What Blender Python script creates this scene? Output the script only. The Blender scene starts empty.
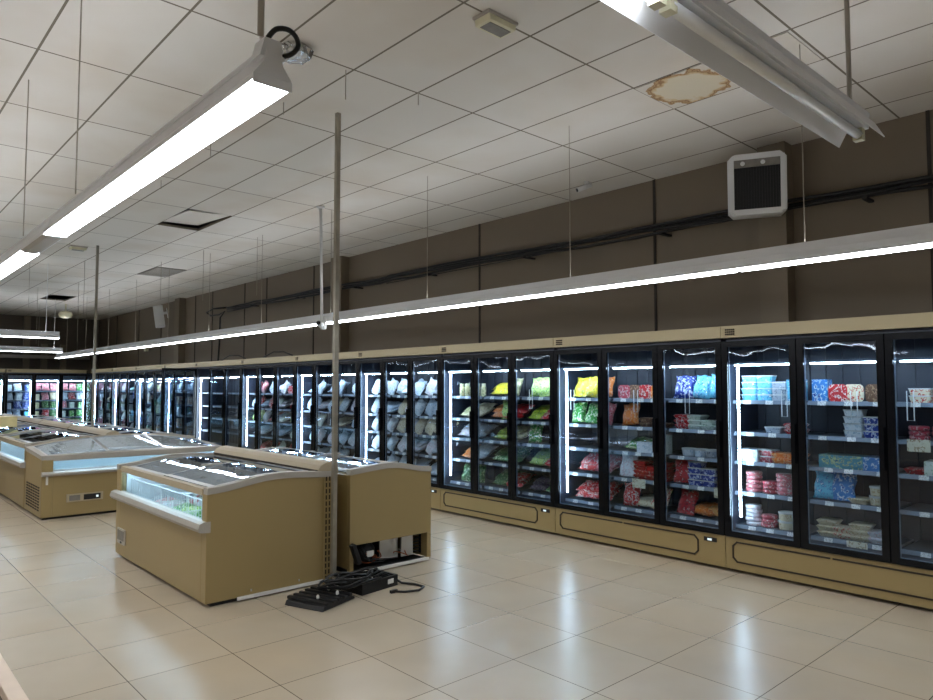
import bpy, math, random
from mathutils import Vector, Matrix
random.seed(7)
R = math.radians
sc = bpy.context.scene
COL = sc.collection

# ---------------------------------------------------------------- materials
def lin(c):
    return tuple((v/255/12.92) if v/255 <= .04045 else ((v/255+.055)/1.055)**2.4 for v in c) + (1,)

def newmat(name):
    m = bpy.data.materials.new(name); m.use_nodes = True
    nt = m.node_tree; nt.nodes.clear()
    return m, nt, nt.nodes.new('ShaderNodeOutputMaterial')

def pbr(name, c, rough=.5, metal=0, spec=.5, var=.06, vscale=6, bump=0, bscale=40):
    m, nt, out = newmat(name)
    b = nt.nodes.new('ShaderNodeBsdfPrincipled')
    b.inputs['Roughness'].default_value = rough
    b.inputs['Metallic'].default_value = metal
    b.inputs['Specular IOR Level'].default_value = spec
    tc = nt.nodes.new('ShaderNodeTexCoord')
    n = nt.nodes.new('ShaderNodeTexNoise'); n.inputs['Scale'].default_value = vscale; n.inputs['Detail'].default_value = 3
    nt.links.new(tc.outputs['Object'], n.inputs['Vector'])
    mp = nt.nodes.new('ShaderNodeMapRange'); mp.inputs['From Min'].default_value = .3; mp.inputs['From Max'].default_value = .7
    mp.inputs['To Min'].default_value = 1-var; mp.inputs['To Max'].default_value = 1+var
    nt.links.new(n.outputs['Fac'], mp.inputs['Value'])
    hv = nt.nodes.new('ShaderNodeHueSaturation'); hv.inputs['Color'].default_value = lin(c)
    nt.links.new(mp.outputs['Result'], hv.inputs['Value'])
    nt.links.new(hv.outputs['Color'], b.inputs['Base Color'])
    if bump:
        n2 = nt.nodes.new('ShaderNodeTexNoise'); n2.inputs['Scale'].default_value = bscale
        nt.links.new(tc.outputs['Object'], n2.inputs['Vector'])
        bp = nt.nodes.new('ShaderNodeBump'); bp.inputs['Strength'].default_value = bump; bp.inputs['Distance'].default_value = .01
        nt.links.new(n2.outputs['Fac'], bp.inputs['Height']); nt.links.new(bp.outputs['Normal'], b.inputs['Normal'])
    nt.links.new(b.outputs['BSDF'], out.inputs['Surface'])
    return m

def emit(name, c, s):
    m, nt, out = newmat(name)
    e = nt.nodes.new('ShaderNodeEmission'); e.inputs['Color'].default_value = lin(c); e.inputs['Strength'].default_value = s
    nt.links.new(e.outputs['Emission'], out.inputs['Surface'])
    return m

def pane_mat(name, tint=(235, 245, 245), wavy=.0, rough=.02, gain=1.0, frost=0):
    m, nt, out = newmat(name)
    t = nt.nodes.new('ShaderNodeBsdfTransparent'); t.inputs['Color'].default_value = lin(tint)
    g = nt.nodes.new('ShaderNodeBsdfGlossy'); g.inputs['Roughness'].default_value = rough
    g.inputs['Color'].default_value = lin((225, 236, 250))
    fr = nt.nodes.new('ShaderNodeFresnel'); fr.inputs['IOR'].default_value = 1.5
    geo = nt.nodes.new('ShaderNodeNewGeometry')
    inv = nt.nodes.new('ShaderNodeMath'); inv.operation = 'SUBTRACT'; inv.inputs[0].default_value = gain
    mg = nt.nodes.new('ShaderNodeMath'); mg.operation = 'MULTIPLY'; mg.inputs[1].default_value = gain
    nt.links.new(geo.outputs['Backfacing'], mg.inputs[0])
    nt.links.new(mg.outputs[0], inv.inputs[1])
    mu = nt.nodes.new('ShaderNodeMath'); mu.operation = 'MULTIPLY'; mu.use_clamp = True
    nt.links.new(fr.outputs['Fac'], mu.inputs[0]); nt.links.new(inv.outputs[0], mu.inputs[1])
    if wavy:
        tc = nt.nodes.new('ShaderNodeNewGeometry')
        n = nt.nodes.new('ShaderNodeTexNoise'); n.inputs['Scale'].default_value = 3.2; n.inputs['Detail'].default_value = 1
        nt.links.new(tc.outputs['Position'], n.inputs['Vector'])
        bp = nt.nodes.new('ShaderNodeBump'); bp.inputs['Strength'].default_value = wavy; bp.inputs['Distance'].default_value = .02
        nt.links.new(n.outputs['Fac'], bp.inputs['Height']); nt.links.new(bp.outputs['Normal'], g.inputs['Normal'])
    body = t
    if frost:
        df = nt.nodes.new('ShaderNodeBsdfDiffuse'); df.inputs['Color'].default_value = lin((214, 220, 224))
        body = nt.nodes.new('ShaderNodeMixShader'); body.inputs[0].default_value = frost
        nt.links.new(t.outputs[0], body.inputs[1]); nt.links.new(df.outputs[0], body.inputs[2])
    mx = nt.nodes.new('ShaderNodeMixShader')
    nt.links.new(mu.outputs[0], mx.inputs[0]); nt.links.new(body.outputs[0], mx.inputs[1]); nt.links.new(g.outputs[0], mx.inputs[2])
    nt.links.new(mx.outputs[0], out.inputs['Surface'])
    return m

def grid_mat(name, c, x0, dx, y0, dy, lw, lc, rough, mott=.05, mscale=2.5, bump=0, spec=.5, alt=.03, warm=None, rvar=.0):
    """tiles with joint lines in the world XY plane; joints x = x0+k dx, y = y0+k dy"""
    m, nt, out = newmat(name)
    b = nt.nodes.new('ShaderNodeBsdfPrincipled')
    b.inputs['Roughness'].default_value = rough; b.inputs['Specular IOR Level'].default_value = spec
    geo = nt.nodes.new('ShaderNodeNewGeometry'); sp = nt.nodes.new('ShaderNodeSeparateXYZ')
    nt.links.new(geo.outputs['Position'], sp.inputs[0])
    def M(op, a, bb=None):
        n = nt.nodes.new('ShaderNodeMath'); n.operation = op
        for i, v in enumerate((a, bb)):
            if v is None: continue
            if isinstance(v, (int, float)): n.inputs[i].default_value = v
            else: nt.links.new(v, n.inputs[i])
        return n.outputs[0]
    def axis(o, o0, d):
        t = M('DIVIDE', M('SUBTRACT', o, o0), d)
        cell = M('FLOOR', t); fr = M('SUBTRACT', t, cell)
        e = M('MINIMUM', fr, M('SUBTRACT', 1, fr))
        return cell, M('LESS_THAN', M('MULTIPLY', e, d), lw/2)
    cx, lx = axis(sp.outputs['X'], x0, dx); cy, ly = axis(sp.outputs['Y'], y0, dy)
    line = M('MAXIMUM', lx, ly)
    cmb = nt.nodes.new('ShaderNodeCombineXYZ'); nt.links.new(cx, cmb.inputs[0]); nt.links.new(cy, cmb.inputs[1])
    wn = nt.nodes.new('ShaderNodeTexWhiteNoise'); wn.noise_dimensions = '3D'; nt.links.new(cmb.outputs[0], wn.inputs['Vector'])
    ns = nt.nodes.new('ShaderNodeTexNoise'); ns.inputs['Scale'].default_value = mscale; ns.inputs['Detail'].default_value = 2.5; ns.inputs['Roughness'].default_value = .5
    off = nt.nodes.new('ShaderNodeVectorMath'); off.operation = 'MULTIPLY_ADD'
    nt.links.new(cmb.outputs[0], off.inputs[0]); off.inputs[1].default_value = (3.7, 5.1, 0); nt.links.new(geo.outputs['Position'], off.inputs[2])
    nt.links.new(off.outputs[0], ns.inputs['Vector'])
    val = M('ADD', M('ADD', M('MULTIPLY', M('SUBTRACT', ns.outputs['Fac'], .5), mott*4), 1-alt/2), M('MULTIPLY', wn.outputs['Value'], alt))
    hv = nt.nodes.new('ShaderNodeHueSaturation'); hv.inputs['Color'].default_value = lin(c); nt.links.new(val, hv.inputs['Value'])
    base = hv.outputs['Color']
    if warm:
        n3 = nt.nodes.new('ShaderNodeTexNoise'); n3.inputs['Scale'].default_value = .8; n3.inputs['Detail'].default_value = 3
        nt.links.new(geo.outputs['Position'], n3.inputs['Vector'])
        rp = nt.nodes.new('ShaderNodeMapRange'); rp.inputs['From Min'].default_value = .45; rp.inputs['From Max'].default_value = .75
        rp.inputs['To Max'].default_value = .6
        nt.links.new(n3.outputs['Fac'], rp.inputs['Value'])
        mw = nt.nodes.new('ShaderNodeMix'); mw.data_type = 'RGBA'; mw.inputs['B'].default_value = lin(warm)
        nt.links.new(rp.outputs['Result'], mw.inputs['Factor']); nt.links.new(base, mw.inputs['A']); base = mw.outputs['Result']
    mx = nt.nodes.new('ShaderNodeMix'); mx.data_type = 'RGBA'
    nt.links.new(line, mx.inputs['Factor']); nt.links.new(base, mx.inputs['A']); mx.inputs['B'].default_value = lin(lc)
    nt.links.new(mx.outputs['Result'], b.inputs['Base Color'])
    if rvar:
        nt.links.new(M('ADD', M('MULTIPLY', ns.outputs['Fac'], rvar), rough-rvar/2), b.inputs['Roughness'])
    if bump:
        bp = nt.nodes.new('ShaderNodeBump'); bp.inputs['Strength'].default_value = bump; bp.inputs['Distance'].default_value = .01
        n4 = nt.nodes.new('ShaderNodeTexNoise'); n4.inputs['Scale'].default_value = 1.6; n4.inputs['Detail'].default_value = 2
        nt.links.new(geo.outputs['Position'], n4.inputs['Vector'])
        nt.links.new(n4.outputs['Fac'], bp.inputs['Height']); nt.links.new(bp.outputs['Normal'], b.inputs['Normal'])
    nt.links.new(b.outputs['BSDF'], out.inputs['Surface'])
    return m

def prod_mat(name, c1, c2, c3=None, scale=38, rough=.3):
    """printed packaging: two ink colours in blobs plus a label colour"""
    m, nt, out = newmat(name)
    b = nt.nodes.new('ShaderNodeBsdfPrincipled'); b.inputs['Roughness'].default_value = rough
    tc = nt.nodes.new('ShaderNodeTexCoord'); oi = nt.nodes.new('ShaderNodeObjectInfo')
    ad = nt.nodes.new('ShaderNodeVectorMath'); ad.operation = 'ADD'
    sc_ = nt.nodes.new('ShaderNodeMath'); sc_.operation = 'MULTIPLY'; sc_.inputs[1].default_value = 40
    nt.links.new(oi.outputs['Random'], sc_.inputs[0]); nt.links.new(tc.outputs['Object'], ad.inputs[0]); nt.links.new(sc_.outputs[0], ad.inputs[1])
    n = nt.nodes.new('ShaderNodeTexNoise'); n.inputs['Scale'].default_value = scale; n.inputs['Detail'].default_value = 6; n.inputs['Distortion'].default_value = .3
    nt.links.new(ad.outputs[0], n.inputs['Vector'])
    cr = nt.nodes.new('ShaderNodeValToRGB'); cr.color_ramp.interpolation = 'CONSTANT'
    e = cr.color_ramp.elements
    e[0].position = 0; e[0].color = lin(c1); e[1].position = .54; e[1].color = lin(c2)
    x = e.new(.61); x.color = lin(c3 or c1)
    x = e.new(.68); x.color = lin(c1)
    nt.links.new(n.outputs['Fac'], cr.inputs['Fac']); nt.links.new(cr.outputs['Color'], b.inputs['Base Color'])
    nt.links.new(b.outputs['BSDF'], out.inputs['Surface'])
    return m

M = dict(
    tan=pbr('tan_sheet_metal', (150, 130, 87), .42, var=.03, vscale=1.5),
    header=pbr('header_sheet_metal', (164, 150, 116), .42, var=.03, vscale=1.5),
    groove=pbr('panel_groove', (42, 32, 20), .7),
    black=pbr('black_frame', (7, 9, 14), .22, spec=.22),
    blackm=pbr('black_plastic', (14, 14, 15), .55, var=.25, vscale=20),
    inner=pbr('cabinet_interior', (40, 46, 60), .45),
    shelf=pbr('shelf_steel', (84, 94, 108), .4, metal=.3),
    rail=pbr('price_rail_plastic', (120, 130, 144), .4),
    label=prod_mat('price_label_paper', (232, 232, 228), (150, 150, 152), scale=90, rough=.6),
    paper=prod_mat('notice_paper', (222, 214, 190), (170, 150, 120), scale=30, rough=.6),
    cap=pbr('grey_plastic_trim', (165, 160, 150), .4, var=.03),
    captan=pbr('beige_plastic_trim', (172, 158, 132), .4, var=.03),
    liner=pbr('white_liner', (215, 225, 228), .4, var=.02),
    alu=pbr('aluminium', (180, 182, 184), .28, metal=.9, var=.04),
    steel=pbr('brushed_post_steel', (150, 144, 130), .35, metal=.45, var=.15, vscale=8),
    postgrey=pbr('post_rail_metal', (142, 134, 118), .4, metal=.3, var=.1, vscale=10),
    white=pbr('white_enamel', (205, 206, 205), .4, var=.02),
    whiteo=pbr('lamp_housing_white', (228, 231, 236), .4, var=.02),
    cream=pbr('cream_plastic', (205, 200, 170), .5),
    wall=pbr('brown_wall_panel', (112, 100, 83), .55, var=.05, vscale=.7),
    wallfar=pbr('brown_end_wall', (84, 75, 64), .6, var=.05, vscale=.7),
    column=pbr('brown_column_paint', (116, 104, 86), .5, var=.04, vscale=1),
    seam=pbr('dark_seam', (42, 36, 30), .7),
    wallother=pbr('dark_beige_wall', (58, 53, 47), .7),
    cable=pbr('black_cable', (15, 15, 16), .5),
    foil=pbr('crumpled_foil', (200, 200, 200), .18, metal=1, bump=1, bscale=30),
    grille=pbr('dark_grille', (22, 23, 25), .5),
    duct=pbr('grey_vent_panel', (118, 114, 106), .6, var=.1, vscale=20),
    copper=pbr('copper_tube', (150, 85, 55), .35, metal=.9),
    board=pbr('warm_laminate', (205, 185, 165), .5, var=.04, vscale=14),
    brownin=pbr('brown_board', (110, 92, 78), .6),
    carton=pbr('yellow_carton', (214, 196, 140), .6, var=.08, vscale=12),
    wire=pbr('white_coated_wire', (225, 228, 228), .4),
    plug=pbr('white_plug_plastic', (215, 214, 208), .5),
    pane=pane_mat('door_glass', (232, 240, 246), wavy=.16, gain=1.5),
    lid=pane_mat('lid_glass', (226, 234, 236), wavy=.06, gain=1.7, frost=.5),
    win=pane_mat('window_glass', (236, 244, 246)),
    tube=emit('fluorescent_tube', (246, 250, 255), 20),
    tubehot=emit('fluorescent_panel', (244, 249, 255), 20),
    tubefar=emit('fluorescent_tube_far', (246, 250, 255), 16),
    led=emit('led_strip_light', (222, 240, 255), 110),
    ledv=emit('led_upright_light', (218, 240, 255), 58),
    ledc=emit('chest_lamp_light', (205, 232, 255), 40),
    tubeoff=pbr('unlit_tube_glass', (226, 228, 228), .2),
    fill_uplight=emit('added_ceiling_fill', (246, 248, 255), 26),  # added glow for the lamp tops, brightens the ceiling
    display=emit('display_digits', (215, 230, 235), 1.2),
)
# floor and ceiling
M['floor'] = grid_mat('floor_tile', (179, 166, 146), 1.235, .59, 1.69, .6, .0048, (88, 76, 60), .27, mott=.05, mscale=2.4, bump=.02, spec=.55, alt=.05, warm=(186, 166, 138), rvar=.0)
M['ceil'] = grid_mat('ceiling_tile', (206, 202, 194), 3.29, .5875, 1.80, 1.19, .016, (112, 104, 92), .8, mott=.012, mscale=1.2, spec=.2, alt=.045, warm=(188, 176, 158))

# stained tile
def stain_mat():
    m, nt, out = newmat('water_stained_tile')
    b = nt.nodes.new('ShaderNodeBsdfPrincipled'); b.inputs['Roughness'].default_value = .8
    tc = nt.nodes.new('ShaderNodeTexCoord')
    mp = nt.nodes.new('ShaderNodeMapping'); mp.inputs['Location'].default_value = (0, -1.04, 0); mp.inputs['Scale'].default_value = (3.9, 3.7, 1)
    nt.links.new(tc.outputs['Object'], mp.inputs['Vector'])
    ln = nt.nodes.new('ShaderNodeVectorMath'); ln.operation = 'LENGTH'; nt.links.new(mp.outputs[0], ln.inputs[0])
    n = nt.nodes.new('ShaderNodeTexNoise'); n.inputs['Scale'].default_value = 9; n.inputs['Detail'].default_value = 6
    nt.links.new(tc.outputs['Object'], n.inputs['Vector'])
    a = nt.nodes.new('ShaderNodeMath'); a.operation = 'MULTIPLY_ADD'; a.inputs[1].default_value = .9; nt.links.new(n.outputs['Fac'], a.inputs[0]); nt.links.new(ln.outputs['Value'], a.inputs[2])
    cr = nt.nodes.new('ShaderNodeValToRGB'); e = cr.color_ramp.elements
    e[0].position = .0; e[0].color = lin((196, 188, 168)); e[1].position = 1.0; e[1].color = lin((196, 190, 178))
    for p, c in ((.80, (198, 188, 164)), (.87, (186, 160, 118)), (.915, (128, 92, 56)), (.94, (176, 146, 104)), (.965, (124, 88, 54)), (.985, (184, 160, 124))):
        x = e.new(p); x.color = lin(c)
    sc2 = nt.nodes.new('ShaderNodeMath'); sc2.operation = 'MULTIPLY'; sc2.inputs[1].default_value = .62; nt.links.new(a.outputs[0], sc2.inputs[0])
    nt.links.new(sc2.outputs[0], cr.inputs['Fac']); nt.links.new(cr.outputs['Color'], b.inputs['Base Color'])
    nt.links.new(b.outputs['BSDF'], out.inputs['Surface'])
    return m
M['stain'] = stain_mat()

# ---------------------------------------------------------------- mesh helpers
class MB:
    def __init__(s): s.v = []; s.f = []
    def box(s, x0, x1, y0, y1, z0, z1):
        n = len(s.v)
        s.v += [(x, y, z) for z in (z0, z1) for y in (y0, y1) for x in (x0, x1)]
        s.f += [[n+i for i in q] for q in ((0,2,3,1),(4,5,7,6),(0,1,5,4),(2,6,7,3),(0,4,6,2),(1,3,7,5))]
        return s
    def prism(s, poly, a0, a1, axis='y'):
        """poly in (x,z) extruded along y, (y,z) along x, or (x,y) along z"""
        n = len(s.v); k = len(poly)
        def P(p, a):
            return (p[0], a, p[1]) if axis == 'y' else ((a, p[0], p[1]) if axis == 'x' else (p[0], p[1], a))
        s.v += [P(p, a0) for p in poly] + [P(p, a1) for p in poly]
        s.f += [[n+i for i in range(k)][::-1], [n+k+i for i in range(k)]]
        s.f += [[n+i, n+(i+1) % k, n+k+(i+1) % k, n+k+i] for i in range(k)]
        return s
    def tube(s, pts, r, sides=8, cap=True):
        pts = [Vector(p) for p in pts]; n = len(s.v)
        up = None
        for i, p in enumerate(pts):
            d = (pts[min(i+1, len(pts)-1)] - pts[max(i-1, 0)]).normalized()
            if up is None: up = Vector((0, 0, 1)) if abs(d.z) < .9 else Vector((1, 0, 0))
            a = d.cross(up).normalized(); b = a.cross(d).normalized(); up = b
            rr = r[i] if isinstance(r, (list, tuple)) else r
            s.v += [tuple(p + (a*math.cos(t) + b*math.sin(t))*rr) for t in [2*math.pi*k/sides for k in range(sides)]]
        for i in range(len(pts)-1):
            for k in range(sides):
                a0 = n+i*sides+k; a1 = n+i*sides+(k+1) % sides
                s.f.append([a0, a1, a1+sides, a0+sides])
        if cap:
            s.f.append([n+k for k in range(sides)][::-1]); s.f.append([n+(len(pts)-1)*sides+k for k in range(sides)])
        return s
    def lathe(s, prof, cx=0, cy=0, cz=0, sides=20, axis='z'):
        n = len(s.v)
        for r, z in prof:
            for k in range(sides):
                t = 2*math.pi*k/sides
                if axis == 'z': s.v.append((cx+r*math.cos(t), cy+r*math.sin(t), cz+z))
                else: s.v.append((cx+z, cy+r*math.cos(t), cz+r*math.sin(t)))
        for i in range(len(prof)-1):
            for k in range(sides):
                a0 = n+i*sides+k; a1 = n+i*sides+(k+1) % sides
                s.f.append([a0, a1, a1+sides, a0+sides])
        s.f.append([n+k for k in range(sides)][::-1]); s.f.append([n+(len(prof)-1)*sides+k for k in range(sides)])
        return s
    def mesh(s, name, mat, smooth=False):
        me = bpy.data.meshes.new(name); me.from_pydata(s.v, [], s.f); me.validate()
        import bmesh
        bm = bmesh.new(); bm.from_mesh(me); bmesh.ops.recalc_face_normals(bm, faces=bm.faces); bm.to_mesh(me); bm.free()
        me.materials.append(mat)
        if smooth:
            for p in me.polygons: p.use_smooth = True
        return me
    def build(s, name, mat, parent=None, smooth=False, bevel=0, loc=None):
        o = bpy.data.objects.new(name, s.mesh(name, mat, smooth)); COL.objects.link(o); o.parent = parent
        if loc: o.location = loc
        if bevel:
            b = o.modifiers.new('bevel', 'BEVEL'); b.width = bevel; b.segments = 2; b.limit_method = 'ANGLE'
        if smooth:
            pass
        return o

def tag(o, label=None, cat=None, group=None, kind=None):
    if label: o['label'] = label
    if cat: o['category'] = cat
    if group: o['group'] = group
    if kind: o['kind'] = kind
    return o
def empty(name, loc, label, cat, rz=0, group=None):
    o = bpy.data.objects.new(name, None); COL.objects.link(o); o.location = loc; o.rotation_euler.z = rz
    o.empty_display_size = .1
    return tag(o, label, cat, group)
def inst(name, mesh, loc, parent=None, rot=(0, 0, 0)):
    o = bpy.data.objects.new(name, mesh); COL.objects.link(o); o.location = loc; o.rotation_euler = rot; o.parent = parent
    return o
def struct(mb, name, mat):
    return tag(mb.build(name, mat), kind='structure')

ORD = ['first', 'second', 'third', 'fourth', 'fifth', 'sixth', 'seventh', 'eighth', 'ninth', 'tenth', 'eleventh', 'twelfth',
       'thirteenth', 'fourteenth', 'fifteenth', 'sixteenth', 'seventeenth', 'eighteenth', 'nineteenth', 'twentieth',
       'twenty-first', 'twenty-second', 'twenty-third', 'twenty-fourth', 'twenty-fifth', 'twenty-sixth', 'twenty-seventh',
       'twenty-eighth', 'twenty-ninth', 'thirtieth', 'thirty-first', 'thirty-second', 'thirty-third', 'thirty-fourth']

# ---------------------------------------------------------------- setting
HC, WX, YN, XW, YS = 3.9, 6.65, 26.0, -12.0, -6.0
struct(MB().box(XW-.2, WX+.2, YS-.2, YN+.2, -.1, 0), 'floor', M['floor'])
# ceiling built round its gaps (open tile and the dark missing tile)
holes = [(3.29, 3.8775, 8.94, 10.13), (3.8775, 4.465, 19.65, 20.84)]
def ceil_mb():
    mb = MB(); xs = sorted({XW-.2, WX+.2} | {h[0] for h in holes} | {h[1] for h in holes}); ys = sorted({YS-.2, YN+.2} | {h[2] for h in holes} | {h[3] for h in holes})
    for i in range(len(xs)-1):
        for j in range(len(ys)-1):
            cx, cy = (xs[i]+xs[i+1])/2, (ys[j]+ys[j+1])/2
            if any(h[0] < cx < h[1] and h[2] < cy < h[3] for h in holes): continue
            mb.box(xs[i], xs[i+1], ys[j], ys[j+1], HC, HC+.03)
    return mb
struct(ceil_mb(), 'ceiling', M['ceil'])
struct(MB().box(XW-.2, WX+.2, YS-.2, YN+.2, HC+.5, HC+.6), 'trim_1', M['blackm'])
struct(MB().box(WX, WX+.15, YS, YN, 0, HC+.5), 'wall_right', M['wall'])
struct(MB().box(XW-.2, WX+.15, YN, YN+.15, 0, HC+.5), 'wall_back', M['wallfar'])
struct(MB().box(XW-.15, XW, YS, YN, 0, HC+.5), 'wall_left', M['wallother'])
struct(MB().box(XW-.2, WX+.15, YS-.15, YS, 0, HC+.5), 'wall_front', M['wallother'])
k = 2
for y in (1.59, 4.2, 7.02, 11.59, 13.53, 14.59, 16.36, 17.43, 19.9, 21.8, 24.0):
    struct(MB().box(WX-.012, WX+.002, y-.014, y+.014, 0, HC), 'trim_%d' % k, M['seam']); k += 1
for y in (-2.2, .0):
    struct(MB().box(WX-.012, WX+.002, y-.014, y+.014, 0, HC), 'trim_%d' % k, M['seam']); k += 1
for y0, y1 in ((2.70, 2.96), (10.38, 10.72), (18.1, 18.42)):
    struct(MB().box(WX-.17, WX, y0, y1, 0, HC), 'trim_%d' % k, M['column']); k += 1
for x in (4.5, 5.0, 5.55):
    struct(MB().box(x-.09, x+.09, YN-.12, YN, 0, 3.88 if x < 4.9 else 3.0), 'trim_%d' % k, M['column']); k += 1

# ---------------------------------------------------------------- upright freezers
DX = 5.83
SH = [1.48, 1.20, .945, .677, .385]
_cache = {}
def cm(key, fn):
    if key not in _cache: _cache[key] = fn()
    return _cache[key]

def door_parts(root, y0, w, hinge_high, angle=0, dark=False, stuff=True):
    """a glass door: frame, glass, handle; pivots about its hinge edge"""
    d = w/ 1.0
    def frame():
        mb = MB(); st = .052; zb, zt = .305, 2.0
        yy = (-d+.004, -.004) if hinge_high else (.004, d-.004)
        a, b = yy
        mb.box(-.045, -.003, a, a+st, zb, zt); mb.box(-.045, -.003, b-st, b, zb, zt)
        mb.box(-.0449, -.0031, a+st, b-st, zb, zb+.045); mb.box(-.0449, -.0031, a+st, b-st, zt-.05, zt)
        return mb.mesh('door', M['black'])
    def glass():
        a, b = (-d+.056, -.056) if hinge_high else (.056, d-.056)
        return MB().box(-.032, -.024, a, b, .345, 1.955).mesh('glass', M['pane'])
    def inlay():
        a, b = (-d+.056, -.056) if hinge_high else (.056, d-.056)
        mb = MB(); t = .006
        for (p, q, r_, s) in ((a, a+t, .35, 1.95), (b-t, b, .35, 1.95)): mb.box(-.022, -.012, p, q, r_, s)
        mb.box(-.022, -.012, a, b, .345, .355)
        return mb.mesh('glass_seal', M['rail'])
    def handle():
        yc = -d+.03 if hinge_high else d-.03
        mb = MB().box(-.072, -.045, yc-.016, yc+.016, .98, 1.30)
        return mb.mesh('handle', M['black'])
    key = (round(w, 3), hinge_high)
    hy = y0+w if hinge_high else y0
    dr = inst('door', cm(('fr',)+key, frame), (0, hy, 0), root, (0, 0, angle))
    inst('glass', cm(('gl',)+key, glass), (0, 0, 0), dr)
    inst('glass_seal', cm(('se',)+key, inlay), (0, 0, 0), dr)
    inst('handle', cm(('ha',)+key, handle), (0, 0, 0), dr)
    return dr

def ring(mb, x0, x1, ya, yb, za, zb, t, gap=None):
    """chamfered outline groove in the yz plane, broken at the middle of its top"""
    c = .035
    pts = [(ya+c, za), (yb-c, za), (yb, za+c), (yb, zb-c), (yb-c, zb), (ya+c, zb), (ya, zb-c), (ya, za+c)]
    segs = list(zip(pts, pts[1:]+pts[:1]))
    for (p, q) in segs:
        if p[1] == zb and q[1] == zb and gap:
            m_ = (p[0]+q[0])/2
            for u, v in ((p, (m_+gap, zb)), ((m_-gap, zb), q)): seg(mb, x0, x1, u, v, t)
        else: seg(mb, x0, x1, p, q, t)
def seg(mb, x0, x1, p, q, t):
    d = Vector((q[0]-p[0], q[1]-p[1])); L = d.length; d /= L; n = Vector((-d.y, d.x))*t/2; d = d*t*.4
    P = [(p[0]-d.x+n.x, p[1]-d.y+n.y), (q[0]+d.x+n.x, q[1]+d.y+n.y), (q[0]+d.x-n.x, q[1]+d.y-n.y), (p[0]-d.x-n.x, p[1]-d.y-n.y)]
    mb.prism(P, x0, x1, 'x')

def upright(loc, W, nd, label, rz=0, labels=True, led='left', angles=None, noshelf=()):
    root = empty('display_freezer', loc, label, 'display freezer', rz, 'upright glass door freezers along the walls')
    w = W/nd
    K = ('m', round(W, 3), nd)
    def body():
        mb = MB(); g = .004
        mb.box(.60, .64, g, W-g, .06, 2.08)
        mb.box(.0, .60, g, g+.02, .06, 2.0); mb.box(.0, .60, W-g-.02, W-g, .06, 2.0)
        mb.box(.0, .60, g+.02, W-g-.02, 2.0, 2.03); mb.box(.0, .60, g+.02, W-g-.02, .30, .345)
        for i in range(1, nd): mb.box(.0, .035, i*w-.02, i*w+.02, .345, 2.0)
        for i in range(14):                                         # slotted back ribs
            y = .08+(W-.16)*i/13; mb.box(.59, .60, y-.012, y+.012, .345, 2.0)
        return mb.mesh('carcass', M['inner'])
    inst('carcass', cm(K+('b',), body), (0, 0, 0), root)
    h = inst('header', cm(K+('h',), lambda: MB().box(-.05, .5, .003, W-.003, 2.032, 2.135).mesh('header', M['header'])), (0, 0, 0), root)
    def grille():
        mb = MB()
        for i in range(3):
            for j in range(5): mb.box(-.056, -.05, W-.13+j*.018, W-.117+j*.018, 2.055+i*.02, 2.068+i*.02)
        return mb.mesh('vent_grille', M['groove'])
    inst('vent_grille', cm(K+('g',), grille), (0, 0, 0), h)
    bp = inst('base_panel', cm(K+('p',), lambda: MB().box(-.03, .5, .003, W-.003, .028, .298).mesh('base_panel', M['tan'])), (0, 0, 0), root)
    def outline():
        mb = MB(); ring(mb, -.036, -.029, .26, W-.07, .095, .262, .013, .014); return mb.mesh('panel_outline', M['groove'])
    inst('panel_outline', cm(K+('o',), outline), (0, 0, 0), bp)
    ct = inst('controller', cm(K+('c',), lambda: MB().box(-.038, -.03, .08, .2, .232, .268).mesh('controller', M['blackm'])), (0, 0, 0), bp)
    # the display is one step deeper: keep it at the same level as its panel
    inst('controller_display', cm(K+('cd',), lambda: MB().box(-.041, -.038, .125, .165, .24, .258).mesh('controller_display', M['display'])), (0, 0, 0), bp)
    inst('kick_plate', cm(K+('k',), lambda: MB().box(.05, .59, .01, W-.01, 0, .028).mesh('kick_plate', M['blackm'])), (0, 0, 0), root)
    # LED lighting
    for i in range(nd):
        def st():
            mb = MB()
            n = 24; y0, y1 = .09, w-.07
            for j in range(n):
                y = y0+(y1-y0)*j/n
                mb.box(.045, .06, y, y+(y1-y0)/n*.62, 1.786, 1.797)
            return mb.mesh('light_strip', M['led'])
        inst('light_strip', cm(K+('s',), st), (0, i*w, 0), root)
    def hs():
        return MB().box(.04, .10, .03, W-.03, 1.7975, 1.82).mesh('light_holder', M['shelf'])
    inst('light_holder', cm(K+('hs',), hs), (0, 0, 0), root)
    def vl():
        mb = MB(); n = 46
        for j in range(n):
            z = .47+1.31*j/n; mb.box(.045, .057, -.012, .004, z, z+1.31/n*.62)
        return mb.mesh('upright_light_strip', M['ledv'])
    vm = cm(K+('v',), vl)
    if led == 'left': inst('upright_light_strip', vm, (0, W-.10, 0), root)
    else:
        for i in range(nd): inst('upright_light_strip', vm, (0, i*w+.075, 0), root)
    # shelves, one per door bay
    def shm():
        return MB().box(.12, .585, .02, w-.02, -.018, 0).mesh('shelf', M['shelf'])
    def rm():
        mb = MB().prism([(.117, -.028), (.124, .004), (.118, .004), (.109, -.028)], .02, w-.02); return mb.mesh('price_rail', M['rail'])
    for i in range(nd):
        for li, z in enumerate(SH):
            if (i, li) in noshelf: continue
            s = inst('shelf', cm(K+('sh',), shm), (0, i*w, z), root)
            r = inst('price_rail', cm(K+('ra',), rm), (0, 0, 0), s)
            if labels:
                for q in range(3):
                    y = .12+(w-.28)*q/2+random.uniform(-.03, .03)
                    inst('price_label', cm(('pl',), lambda: MB().box(-.0015, .0015, -.032, .032, -.017, .017).mesh('price_label', M['label'])), (.109, y, -.013), s, (0, R(12), 0))
    for i in range(nd):
        door_parts(root, i*w, w, True if i != 0 else True, (angles or {}).get(i, 0))
    return root

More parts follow.
